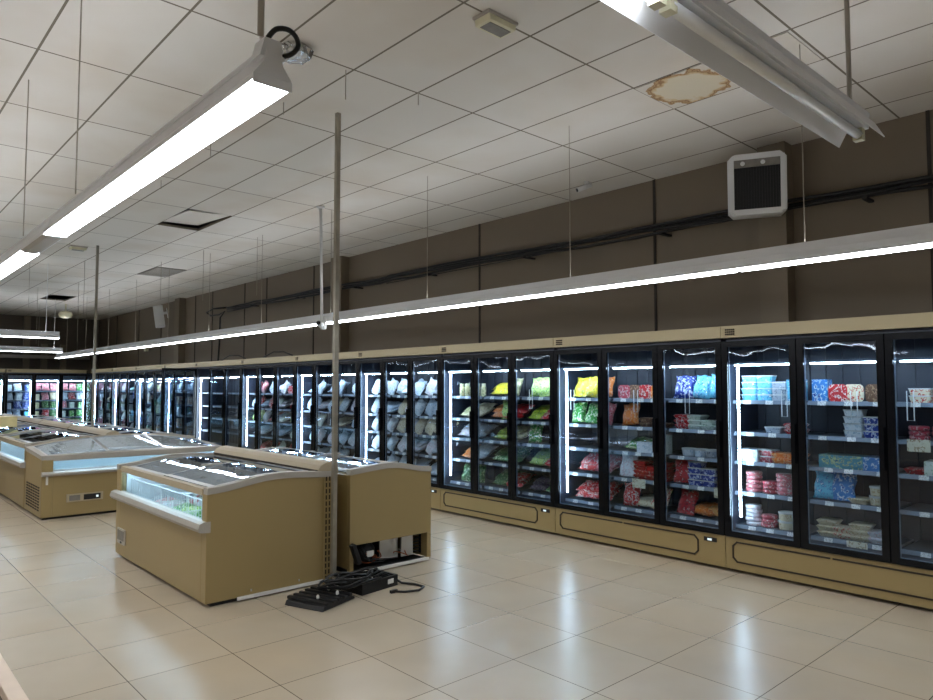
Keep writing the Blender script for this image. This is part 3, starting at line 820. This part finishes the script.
for i, (cx, cz) in enumerate(((.55, .1), (.5, .13), (.2, .09))):
    pts = [(cx+.05*math.cos(t*.5)+.01*t, 2.10+.01*math.sin(t), cz+.03*math.sin(t*.5+i)) for t in range(14)]; mb.tube(pts, .005, 6)
mb.build('copper_pipe', M['copper'], B, True)
mb = MB().tube([(.72, 2.1, .22), (.66, 2.12, .1), (.55, 2.12, .09), (.45, 2.13, .08), (.35, 2.13, .075)], .006, 6)
mb.tube([(.74, 2.1, .2), (.7, 2.12, .12), (.62, 2.125, .075), (.5, 2.14, .07)], .005, 6)
mb.build('wiring', M['cable'], B, True)
# hinged black control box hanging at its left side
o = MB().box(-.02, .02, -.03, .03, -.09, .09).build('electrical_box', M['blackm'], B, loc=(.862, 2.225, .2), bevel=.006)
o.rotation_euler = (0, R(22), 0)

# slotted shelving uprights between the two chests
def slotted(x, y, h):
    root = empty('shelf_upright', (x, y, 0), 'slotted grey shelf upright standing between the two near chest freezers', 'shelf upright')
    MB().box(.0, .022, -.03, .0, 0, h).build('edge_rail', M['postgrey'], root)
    MB().box(-.075, -.0005, -.012, -.004, 0, h).build('slotted_plate', M['tan'], root)
    mb = MB()
    for i in range(int(h/.05)):
        for dx in (-.066, -.036): mb.box(dx, dx+.012, -.0135, -.0125, .03+i*.05, .065+i*.05)
    mb.build('slot_row', M['groove'], root)
slotted(3.065, 5.014, .86)
# C: end chest with its long window facing the camera, and the row behind
C_ = chest((4.07, 9.62, 0), R(90), 2.2, .96, PCc, 'tan end chest freezer with long lit window and slotted vent, behind the near pair', win=(.60, .70), cap='cap', nl=3, e0=.06, e1=.12, bump=(.52, .575), wintan=False, loft=True)
cp = MB().box(-.012, -.001, 1.52, 1.93, .19, .285).build('control_panel', M['captan'], C_)
MB().box(-.016, -.012, 1.55, 1.74, .205, .27).build('control_display', M['blackm'], cp)
MB().box(-.016, -.012, 1.78, 1.9, .205, .27).build('control_vent', M['duct'], cp)
MB().box(-.019, -.016, 1.575, 1.60, .225, .25).build('status_light', M['display'], cp)
mb = MB()
for i in range(9):
    for j in range(6):
        mb.box(.10+j*.13, .10+j*.13+.085, 2.2, 2.206, .10+i*.034, .117+i*.034)
mb.build('vent_slots', M['groove'], C_)
MB().box(-.003, -.001, 2.13, 2.155, .42, .55).build('torn_sticker', M['plug'], C_)
names = ['first chest freezer of the left row, just left of the end chest', 'second chest freezer of the left row, counted from the end chest',
         'third chest freezer of the left row, counted from the end chest', 'farthest chest freezer of the left row, with a carton on it']
names2 = ['first chest freezer hidden behind the end chest, facing the right wall', 'second chest freezer facing the right wall, beyond the end chest',
          'third chest freezer facing the right wall, beyond the end chest', 'farthest chest freezer facing the right wall']
for i in range(4):
    y0 = 10.62+i*2.19
    chest((1.87, y0, 0), 0, 2.17, 1.12, PA, 'tan '+names[i], win=(.60, .79), hump=True, e0=.05, e1=.05)
    chest((4.07, y0+2.17, 0), R(180), 2.17, .90, PA, 'tan '+names2[i], win=(.60, .79), e0=.05, e1=.05)
o = MB().box(-.14, .14, -.2, .2, 0, .17).build('carton', M['carton'], loc=(2.15, 13.95, .93)); tag(o, 'yellow carton standing on the left row of chest freezers', 'carton')

# baskets with bags in the near chest
def basket(y0, label):
    root = empty('wire_basket', (2.12, y0, .43), label, 'wire basket', 0, 'wire baskets inside the near chest freezer')
    mb = MB(); X1, Y1, Z1 = .82, .62, .30; r = .004
    for z in (0.01, .15, Z1): mb.tube([(0, 0, z), (X1, 0, z), (X1, Y1, z), (0, Y1, z), (0, 0, z)], r, 5)
    for i in range(13):
        y = Y1*i/12; mb.tube([(0, y, Z1), (0, y, .01), (X1, y, .01), (X1, y, Z1)], r*.7, 5)
    for i in range(15):
        x = X1*i/14; mb.tube([(x, 0, Z1), (x, 0, .01), (x, Y1, .01), (x, Y1, Z1)], r*.7, 5)
    mb.build('wire_grid', M['wire'], root)
for i, y0 in enumerate((5.15, 5.79, 6.43)):
    basket(y0, 'white wire basket in the near chest freezer, %s from its right end' % ORD[i])
gcol = [('pink', 'green', 'green'), ('green', 'lgreen', 'green'), ('whitep', 'pink', 'grey')]
for i, y0 in enumerate((5.15, 5.79, 6.43)):
    for j, c in enumerate(gcol[i]):
        for q in range(2):
            o = inst('frozen_food_bag', pmesh('lie', c, (i+j) % 3), (2.2+q*.36, y0+.12+j*.185, .48), None, (0, R(74), random.uniform(-.1, .1)))
            tag(o, '%s bag in the %s wire basket from right, %s %s' % (CN[c], ORD[i], ('window side,', 'back side,')[q], ORD[j]), 'food bag', 'bags in the wire baskets')

# black equipment and cables on the floor
root = empty('equipment_case', (2.56, 4.60, 0), 'flat black plastic case with white plugs lying before the near chest freezer', 'case', R(20))
mb = MB()
mb.prism([(-.02, 0), (.0, .035), (.12, .05), (.30, .04), (.36, .015), (.36, 0)], -.22, .14)
mb.build('case_body', M['blackm'], root, bevel=.01)
mb = MB()
for i in range(5): mb.box(.02+i*.065, .05+i*.065, -.23, .15, .035, .058)
mb.build('case_ribs', M['blackm'], root, bevel=.004)
for (x, y) in ((.07, -.1), (.22, -.16), (.28, -.03)):
    MB().lathe([(.008, 0), (.012, .006), (.011, .02), (.006, .03)], x, y, .056, 10).build('plug', M['plug'], root, True)
root = empty('toolbox_tray', (3.02, 4.73, 0), 'black tray of cables with a white tag, between the two near chest freezers', 'tray', R(8))
mb = MB().box(0, .38, -.2, .08, 0, .02); mb.box(0, .38, -.2, -.18, .02, .085); mb.box(0, .38, .06, .08, .02, .085); mb.box(0, .02, -.18, .06, .02, .085); mb.box(.36, .38, -.18, .06, .02, .085)
mb.build('tray_body', M['blackm'], root)
MB().box(.27, .33, -.204, -.2, .03, .065).build('white_tag', M['plug'], root)
MB().box(.16, .27, -.12, .0, .022, .075).build('adapter', M['plug'], root, bevel=.01)
mb = MB()
rc = random.Random(5)
for i in range(9):
    cx, cy = rc.uniform(-.1, .12), rc.uniform(-.1, -.02); a0 = rc.uniform(0, 6); rx, ry = rc.uniform(.12, .24), rc.uniform(.05, .1)
    pts = [(2.93+cx+rx*math.cos(a0+t*.35), 4.70+cy+ry*math.sin(a0+t*.35), .088+.008*i+.012*math.sin(t+i)) for t in range(20)]
    mb.tube(pts, .009, 6)
o = mb.build('coiled_cable', M['cable'], smooth=True); tag(o, 'tangle of black cable heaped on the black case and tray', 'cable')
pts = [(3.2, 4.60, .10), (3.32, 4.66, .10), (3.42, 4.64, .05), (3.46, 4.58, .012), (3.52, 4.48, .01), (3.53, 4.38, .01), (3.44, 4.33, .01), (3.33, 4.37, .01), (3.29, 4.42, .01)]
o = MB().tube(pts, .009, 8).build('power_cord', M['cable'], smooth=True)
o2 = MB().box(-.03, .03, -.012, .012, 0, .022).build('plug', M['blackm'], o, loc=(3.27, 4.43, .002)); tag(o, 'black power cord looping over the floor tiles to the right', 'power cord')

# ---------------------------------------------------------------- low bin in the bottom left corner
root = empty('display_bin', (.04, 1.6, 0), 'low laminate bin with pale rim at the bottom left corner', 'bin')
mb = MB(); X0, X1, Y0, Y1, Z = -.75, .556, -.2, 2.6, .4
mb.box(X1-.06, X1, Y0, Y1, 0, Z); mb.box(X0, X0+.06, Y0, Y1, 0, Z); mb.box(X0+.06, X1-.06, Y0, Y0+.06, 0, Z); mb.box(X0+.06, X1-.06, Y1-.06, Y1, 0, Z)
mb.build('bin_wall', M['board'], root, bevel=.003)
MB().box(X0+.06, X1-.06, Y0+.06, Y1-.06, 0, .36).build('bin_floor', M['brownin'], root)

# ---------------------------------------------------------------- posts, poles
def pole(x, y, label, r=.018):
    o = MB().box(x-r, x+r, y-r, y+r, 0, HC).build('steel_pole', M['steel']); tag(o, label, 'pole', 'floor to ceiling steel poles'); return o
p1 = pole(3.047, 4.95, 'floor to ceiling square steel pole in front of the near chest freezers')
MB().box(3.0, 3.09, 4.91, 5.0, 0, .008).build('base_plate', M['steel'], p1)
p2 = pole(3.08, 12.30, 'floor to ceiling steel pole standing behind the end chest freezer')
# ---------------------------------------------------------------- luminaires
def lamp_row(name, p0, p1, z, label, w=.12, h=.115, mat='tube', axis='y', seglen=1.5, lit=None, group='suspended fluorescent luminaires', hot=False, off_end=0, seam=.03):
    """trunking with reflector wings over a lit tube; local x across, y along"""
    L = p1-p0
    root = empty(name, (0, 0, 0), label, 'light fixture', 0, group)
    return root, L
def luminaire(loc, rz, L, label, z0, mat='tube', n=2, lead=0, wide=.07, off=0, open_wings=False, gapfrac=.02, group='suspended fluorescent luminaires', caps=True):
    """loc = start of run; local y runs along the lamp; underside at z0"""
    root = empty('ceiling_luminaire', (loc[0], loc[1], z0), label, 'light fixture', rz, group)
    hw = wide
    if not open_wings:
        hs = MB().prism([(-hw, .012), (-hw, .03), (-hw*.45, .075), (-hw*.38, .115), (hw*.38, .115), (hw*.45, .075), (hw, .03), (hw, .012)], 0, L)
        hs.build('housing', M['whiteo'], root)
        seg = L/n
        seg = (L-lead)/n
        if lead: MB().prism([(-hw*.5, .0), (-hw*.93, .0115), (hw*.93, .0115), (hw*.5, .0)], .01, lead-.01).build('unlit_diffuser', M['cap'], root)
        for i in range(n):
            g = .05 if i % 2 else .012
            tb = MB().prism([(-hw*.86, .0), (-hw*.93, .0115), (hw*.93, .0115), (hw*.86, .0)], lead+i*seg+g*.5, lead+(i+1)*seg-.012)
            tb.build('lit_diffuser', M[mat], root)
        MB().box(-hw*.33, hw*.33, .1, L-.1, .1152, .118).build('added_upward_fill', M['fill_uplight'], root)  # made-up glowing strip on the housing, added to light the ceiling
        MB().box(-hw*.42, -hw*.36, 0, L, .1151, .132).box(hw*.36, hw*.42, 0, L, .1151, .132).build('added_fill_lip', M['whiteo'], root)  # added lips that keep the made-up upward strip out of view
        MB().box(-hw-.002, hw+.002, -.004, -.0005, .0, .034).build('end_plate', M['whiteo'], root)
        MB().prism([(-hw, .034), (-hw*.5, .08), (-hw*.42, .12), (hw*.42, .12), (hw*.5, .08), (hw, .034)], -.006, -.0005).build('end_cover', M['whiteo'], root)
    else:
        # open trough: channel body, one tube per bay, two flared wings
        MB().prism([(-.03, .045), (-.035, .11), (.035, .11), (.03, .045)], 0, L).build('channel', M['whiteo'], root)
        wing = [(-.032, .078), (-.048, .062), (-.085, -.005), (-.088, -.003), (-.052, .066), (-.034, .082)]
        MB().prism(wing, 0, L).build('reflector_wing', M['whiteo'], root)
        MB().prism([(-x, z) for x, z in wing][::-1], 0, L).build('reflector_wing', M['whiteo'], root)
        seg = L/n
        for i in range(n):
            m_ = M['tubeoff'] if i >= n-off else M[mat]
            tb = MB().tube([(0, i*seg+.03, .02), (0, (i+1)*seg-.03, .02)], .019 if i >= n-off else .021, 12).build('unlit_tube' if i >= n-off else 'lit_tube', m_, root, True)
            for yy in (i*seg+.01, (i+1)*seg-.045):
                MB().box(-.018, .018, yy, yy+.035, -.004, .046).build('tube_holder', M['cream'], root)
    return root

LAB = 'suspended fluorescent luminaire'
# run over the freezer aisle, parallel to the wall
ZA = 2.42
n_as = 8; y = -2.5
aisle = luminaire((4.7, -2.4, 0), 0, 25.1, 'very long lit strip luminaire hanging over the wall freezer aisle', ZA, 'tube', n=16, wide=.055)
for i in range(-1, 11):
    yy = 1.84+1.975*i
    o = MB().tube([(4.7, yy, ZA+.116), (4.7, yy, HC)], .0035, 6).build('suspension_wire', M['steel']); o['group'] = 'wires holding the aisle luminaire'
    tag(o, 'thin wire holding the aisle luminaire, %s along from the near end' % ORD[i+1], 'wire')
# near row on the left
lum1 = luminaire((1.045, 2.11, 0), 0, 3.09, 'bright lit luminaire at the top left, nearest the camera', 2.6, 'tubehot', n=2, wide=.068)
mb = MB().prism([(-.045, .10), (-.03, .165), (.03, .165), (.045, .10)], .0, .07); mb.build('mounting_neck', M['whiteo'], lum1)
o = MB().tube([(1.005, 2.12, 2.766), (1.005, 2.12, HC)], .012, 8).build('hanging_rod', M['cap'], smooth=True); tag(o, 'grey rod holding the near end of the bright left luminaire', 'rod', 'rods holding luminaires')
cpt = [Vector(p) for p in ((1.03, 2.12, 2.768), (1.045, 2.09, 2.792), (1.085, 2.08, 2.80), (1.115, 2.08, 2.782), (1.12, 2.08, 2.75), (1.10, 2.10, 2.725), (1.07, 2.13, 2.72))]
pts = []
for i in range(len(cpt)-1):
    p0, p1_, p2_, p3 = cpt[max(i-1, 0)], cpt[i], cpt[i+1], cpt[min(i+2, len(cpt)-1)]
    for k_ in range(4):
        t_ = k_/4; pts.append(tuple(.5*((2*p1_)+(p2_-p0)*t_+(2*p0-5*p1_+4*p2_-p3)*t_**2+(3*p1_-p0-3*p2_+p3)*t_**3)))
o = MB().tube(pts, .009, 8).build('lamp_cable', M['cable'], smooth=True); tag(o, 'black cable looped on the end of the bright left luminaire', 'cable')
lum2 = luminaire((1.045, 5.215, 0), 0, 7.0, 'second lit luminaire in line at the left edge', 2.6, 'tubehot', n=4, lead=.8, wide=.068)
for i, yy in enumerate((4.45, 5.96, 7.5, 10)):
    o = MB().tube([(.99, yy, 2.6+.116), (.99, yy, HC)], .0045, 6).build('suspension_wire', M['steel'])
    tag(o, 'chain wire holding the left luminaire row, %s from the near end' % ORD[i], 'wire', 'wires holding the left luminaires')
# run across at the top right, its last tube unlit (local y -> -X with rz=90; so start at the right end and reverse the order)
root = luminaire((-1.4, .985, 0), R(-90), 4.52, 'white trough luminaire at the top right with its end tube unlit', 2.62, 'tube', n=3, off=1, open_wings=True)
MB().lathe([(.008, 0), (.012, .004), (.012, .014), (.008, .018)], 0, 4.50, .035, 12).build('end_ring', M['alu'], root)
o = MB().tube([(3.0, .985, 2.735), (3.0, .985, HC)], .010, 8).build('hanging_rod', M['cap'], smooth=True); tag(o, 'grey rod holding the end of the top right luminaire', 'rod', 'rods holding luminaires')
o = MB().tube([(.4, .985, 2.735), (.4, .985, HC)], .010, 8).build('hanging_rod', M['cap'], smooth=True); tag(o, 'grey rod holding the lit part of the top right luminaire', 'rod', 'rods holding luminaires')
# far runs across the shop
luminaire((-9.2, 14.7, 0), R(-90), 12.27, 'upper lit luminaire across the far left of the shop', 2.50, 'tubefar', n=4, wide=.06)
luminaire((-9.2, 20.65, 0), R(-90), 13.6, 'lower lit luminaire across the far left of the shop', 2.50, 'tubefar', n=4, wide=.06)
for (x, yy, s) in ((2.85, 14.7, 'right end of the upper far luminaire'), (1.9, 14.7, 'middle of the upper far luminaire'), (4.2, 20.65, 'right end of the lower far luminaire')):
    o = MB().tube([(x, yy, 2.616), (x, yy, HC)], .006, 6).build('suspension_wire', M['white']); tag(o, 'wire holding the '+s, 'wire', 'wires holding the far luminaires')
# further rows outside the frame; they light the shop and show as reflections in the freezer doors
for j, (yy, x0, L) in enumerate(((8.75, -9.2, 9.0), (5.8, -9.2, 9.0), (2.85, -9.2, 8.4), (-2.2, -9, 11.5))):
    luminaire((x0, yy, 0), R(-90), L, 'lit luminaire of the %s cross row outside the frame' % ORD[j], 2.5, 'tube', n=6, wide=.06)

# ---------------------------------------------------------------- ceiling items
o = MB().box(-.28, .28, -.58, .58, -.006, 0).build('ceiling_tile', M['stain'], loc=(4.755, 2.405, HC-.0005)); tag(o, 'ceiling tile with a brown ring water stain', 'ceiling tile')
# displaced tile
o = MB().box(-.27, .27, -.56, .56, -.005, .010).build('ceiling_tile', M['ceil'], loc=(3.60, 9.56, HC+.04)); o.rotation_euler = (R(3.2), R(-2.5), 0)
tag(o, 'lifted ceiling tile showing a dark gap along two edges', 'ceiling tile')
mb = MB().box(4.47, 5.04, 13.70, 14.88, HC-.008, HC+.001)
o = mb.build('air_vent', M['duct']); tag(o, 'grey vent panel set in the ceiling above the freezer aisle', 'vent')
for i in range(10): pass
mb = MB()
for i in range(12): mb.box(4.5, 5.01, 13.76+i*.09, 13.8+i*.09, HC-.014, HC-.0085)
mb.build('vent_slat', M['cap'], o)
# emergency lights
for (x, y, s) in ((2.98, 3.0, 'translucent emergency light on the ceiling near the top of the photo'), (2.86, 12.6, 'small emergency light on the ceiling at the far left')):
    root = empty('emergency_light', (x, y, HC), s, 'emergency light')
    MB().box(-.13, .13, -.075, .075, -.02, 0).build('base', M['cap'], root, bevel=.004)
    MB().prism([(-.12, -.02), (-.11, -.062), (.11, -.062), (.12, -.02)], -.068, .068).build('cover', M['cream'], root, bevel=.006)
    MB().box(-.09, .09, -.045, .045, -.066, -.062).build('lens', M['duct'], root)
# foil duct end at the ceiling
mb = MB(); rc = random.Random(9)
pr = [(.075, 0), (.10, -.012), (.115, -.04), (.10, -.075), (.05, -.09)]
mb.lathe(pr, 0, 0, 0, 22)
mb.v = [(x*(1+rc.uniform(-.12, .12)), y*(1+rc.uniform(-.12, .12)), z+rc.uniform(-.008, .004) if z < 0 else z) for x, y, z in mb.v]
o = mb.build('foil_duct', M['foil'], loc=(2.22, 4.15, HC)); tag(o, 'crumpled silver foil duct end at the ceiling beside the left luminaire', 'duct')
# stub hangers
for i, (x, y, l) in enumerate(((2.66, 4.22, .22), (2.60, 5.05, .10), (2.55, 6.4, .12), (2.6, 7.9, .1), (4.5, 11.5, .85), (4.35, 13.1, .7), (4.72, 9.95, .9), (3.29, 4.17, .1), (3.3, 14.0, 1.1), (2.3, 13.2, 1.0), (3.9, 17.0, 1.3), (3.4, 18.5, 1.3), (4.1, 22, 1.2), (5.1, 22.2, 1.5))):
    o = MB().tube([(x, y, HC), (x, y, HC-l)], .004, 6).build('hanging_wire', M['steel']); tag(o, 'thin loose wire hanging from the ceiling, %s nearest the camera' % ORD[i], 'wire', 'loose wires hanging from the ceiling')
# cameras
root = empty('security_camera', (4.5, 7.70, HC), 'white bullet security camera on a long ceiling pipe beside the near pole', 'security camera')
root.rotation_euler = (0, R(-1.3), 0)
MB().lathe([(.05, 0), (.05, -.02), (.02, -.03)], 0, 0, 0, 14).build('ceiling_flange', M['white'], root, True)
MB().tube([(0, 0, -.03), (0, 0, -1.57)], .019, 10).build('drop_pipe', M['white'], root, True)
MB().box(.012, .05, -.03, .03, -1.57, -1.40).build('junction_box', M['white'], root, bevel=.006)
MB().tube([(-.03, -.03, -1.52), (-.10, -.09, -1.50)], [.036, .036], 14).build('camera_body', M['white'], root, True)
MB().tube([(-.1, -.09, -1.50), (-.106, -.095, -1.4985)], .026, 14).build('camera_lens', M['blackm'], root, True)
MB().tube([(0, 0, -1.5), (-.05, -.04, -1.52)], .01, 8).build('camera_arm', M['white'], root, True)
root = empty('security_camera', (6.15, 4.75, HC), 'small white security camera fixed under the ceiling near the right wall', 'security camera')
MB().lathe([(.03, 0), (.03, -.012), (.012, -.02)], 0, 0, 0, 14).build('mount', M['white'], root, True)
MB().tube([(0, 0, -.02), (-.02, .01, -.06)], .01, 8).build('bracket', M['white'], root, True)
MB().tube([(.05, -.02, -.03), (-.09, .06, -.10)], .027, 14).build('camera_body', M['white'], root, True)
MB().tube([(-.09, .06, -.10), (-.096, .0634, -.103)], .021, 14).build('camera_lens', M['blackm'], root, True)
# dome at the far end
root = empty('ceiling_globe', (4.65, 21.6, HC), 'cream round globe hanging under the far ceiling', 'globe')
MB().tube([(0, 0, 0), (0, 0, -.22)], .02, 8).build('stem', M['cream'], root)
MB().lathe([(.06, -.2), (.15, -.23), (.18, -.30), (.15, -.37), (.06, -.40)], 0, 0, 0, 20).build('globe', M['cream'], root, True)

# ---------------------------------------------------------------- unit heaters
def heater(x, y, z, rz, label):
    root = empty('unit_heater', (x, y, z), label, 'unit heater', rz)
    w, h, d = .50, .56, .20     # local: front at -x
    c = .045
    def oct_(s): return [(-w/2+s, -h/2+c), (-w/2+c, -h/2+s), (w/2-c, -h/2+s), (w/2-s, -h/2+c), (w/2-s, h/2-c), (w/2-c, h/2-s), (-w/2+c, h/2-s), (-w/2+s, h/2-c)]
    MB().prism(oct_(0), 0.02, d, 'x').build('casing', M['white'], root)
    mb = MB(); t = .055
    mb.box(-.03, .02, -w/2+.02, -w/2+t, -h/2+.03, h/2-.03); mb.box(-.03, .02, w/2-t, w/2-.02, -h/2+.03, h/2-.03)
    mb.box(-.03, .02, -w/2+t, w/2-t, -h/2+.005, -h/2+t); mb.box(-.03, .02, -w/2+t, w/2-t, h/2-t, h/2-.005)
    for sy in (-1, 1):
        for sz in (-1, 1):
            mb.prism([(sy*(w/2-.02), sz*(h/2-.03-c*.5)), (sy*(w/2-.03-c*.7), sz*(h/2-.005)), (sy*(w/2-t-.01), sz*(h/2-.005)), (sy*(w/2-t), sz*(h/2-t)), (sy*(w/2-.02), sz*(h/2-t-.02))], -.0301, .0199, 'x')
    mb.build('front_frame', M['white'], root)
    MB().box(.0, .0195, -w/2+t, w/2-t, -h/2+t, h/2-t).build('back_mesh', M['grille'], root)
    mb = MB()
    for i in range(17):
        y_ = -w/2+t+.012+(w-2*t-.024)*i/16; mb.box(-.016, .0, y_-.003, y_+.003, -h/2+t, h/2-t-.07)
    mb.build('louver', M['blackm'], root)
    MB().box(-.02, -.002, -w/2+t, w/2-t, h/2-t-.068, h/2-t).build('control_strip', M['duct'], root)
    for y_ in (-.05, .12): MB().lathe([(.0, -.028), (.018, -.028), (.02, -.02)], 0, y_, h/2-t-.034, 14, axis='x').build('knob', M['white'], root)
    mb = MB().box(d, d+.10, -.03, .03, .05, .11); mb.box(d+.08, d+.10, -.10, .10, -.05, .2); mb.build('wall_bracket', M['white'], root)
    return root
heater(6.12, 2.80, 3.44, R(-12), 'white square unit heater mounted high on the wall column at right').rotation_euler = (0, R(-5), R(27))
h2 = heater(6.13, 18.8, 3.43, 0, 'white unit heater mounted high on the far wall column'); h2.rotation_euler = (0, R(-8), R(-20))

# ---------------------------------------------------------------- cable run on the wall
root = empty('cable_run', (6.52, 0, 3.27), 'long bundle of black cables fixed along the right wall below the ceiling', 'cable bundle')
rc = random.Random(2)
for j, (dx, dz) in enumerate(((0, 0), (.03, .03), (-.02, .045), (.01, -.028))):
    pts = []
    for i in range(0, 53):
        yy = -3+i*.35
        pts.append((dx+rc.uniform(-.01, .01), yy, dz + .0105*(yy-1.5)*(1 if yy < 9 else .7 if yy < 14 else .5) + .014*math.sin(yy*1.7+j)+rc.uniform(-.006, .006)))
    MB().tube(pts, .018, 6).build('cable', M['cable'], root, True)
mb = MB()
MB().box(-.055, -.045, -3, 9, -.02, -.008).build('tray_rail', M['cable'], root)
for i in range(10):
    yy = 0.05+1.98*i
    if yy > 15: break
    MB().box(-.06, .13, yy-.02, yy+.02, -.065+.0105*(yy-1.5)*.9, -.045+.0105*(yy-1.5)*.9).build('bracket', M['blackm'], root)
pts = [(6.5, 15.2, 3.40), (6.48, 15.9, 3.43), (6.48, 16.3, 3.37), (6.5, 16.1, 3.28), (6.5, 15.6, 3.27), (6.5, 15.3, 3.33), (6.52, 15.6, 3.2), (6.55, 15.7, 2.6), (6.55, 15.75, 2.2)]
o = MB().tube(pts, .02, 8).build('loose_cable', M['cable'], smooth=True); tag(o, 'black cable loop at the far end of the wall cable bundle', 'cable')
# cable curls on top of the freezers
for (y, s) in ((11.7, 'black cable curl lying on top of the freezers left of the near pole'), (13.6, 'black cable curl on top of the emptied freezer cabinet')):
    pts = [(5.95, y+.5, 2.16), (5.92, y+.3, 2.19), (5.9, y, 2.24), (5.95, y-.3, 2.23), (6.0, y-.5, 2.17), (5.9, y-.7, 2.15)]
    o = MB().tube(pts, .012, 6).build('loose_cable', M['cable'], smooth=True); tag(o, s, 'cable')
# tray lines across the end wall
o = MB().box(2, 6.3, YN-.3, YN-.18, 2.52, 2.62).build('cable_duct', M['cap']); tag(o, 'grey duct running across the end wall above the freezers', 'duct')
o = MB().box(6.5, 6.58, 20.7, 20.85, 2.62, 2.82).build('wall_box', M['cream']); tag(o, 'small pale box fixed to the far right wall', 'box')

# ---------------------------------------------------------------- camera, world, view
cam = bpy.data.cameras.new('camera'); co = bpy.data.objects.new('camera', cam); COL.objects.link(co)
cam.sensor_width = 36; cam.lens = 692/933*36; cam.clip_start = .05; cam.clip_end = 100
co.location = (0, 0, 1.6)
co.rotation_euler = (R(90)+math.atan(37/692), 0, -R(42.34))
sc.camera = co
w = bpy.data.worlds.new('world'); sc.world = w; w.use_nodes = True
w.node_tree.nodes['Background'].inputs[0].default_value = (.5, .5, .5, 1); w.node_tree.nodes['Background'].inputs[1].default_value = .05
sc.view_settings.view_transform = 'Standard'; sc.view_settings.look = 'None'; sc.view_settings.gamma = 1
sc.view_settings.use_curve_mapping = False
sc.view_settings.exposure = 0.13
sc.cycles.use_denoising = True
sc.cycles.max_bounces = 10; sc.cycles.transparent_max_bounces = 24
sc.cycles.use_light_tree = True
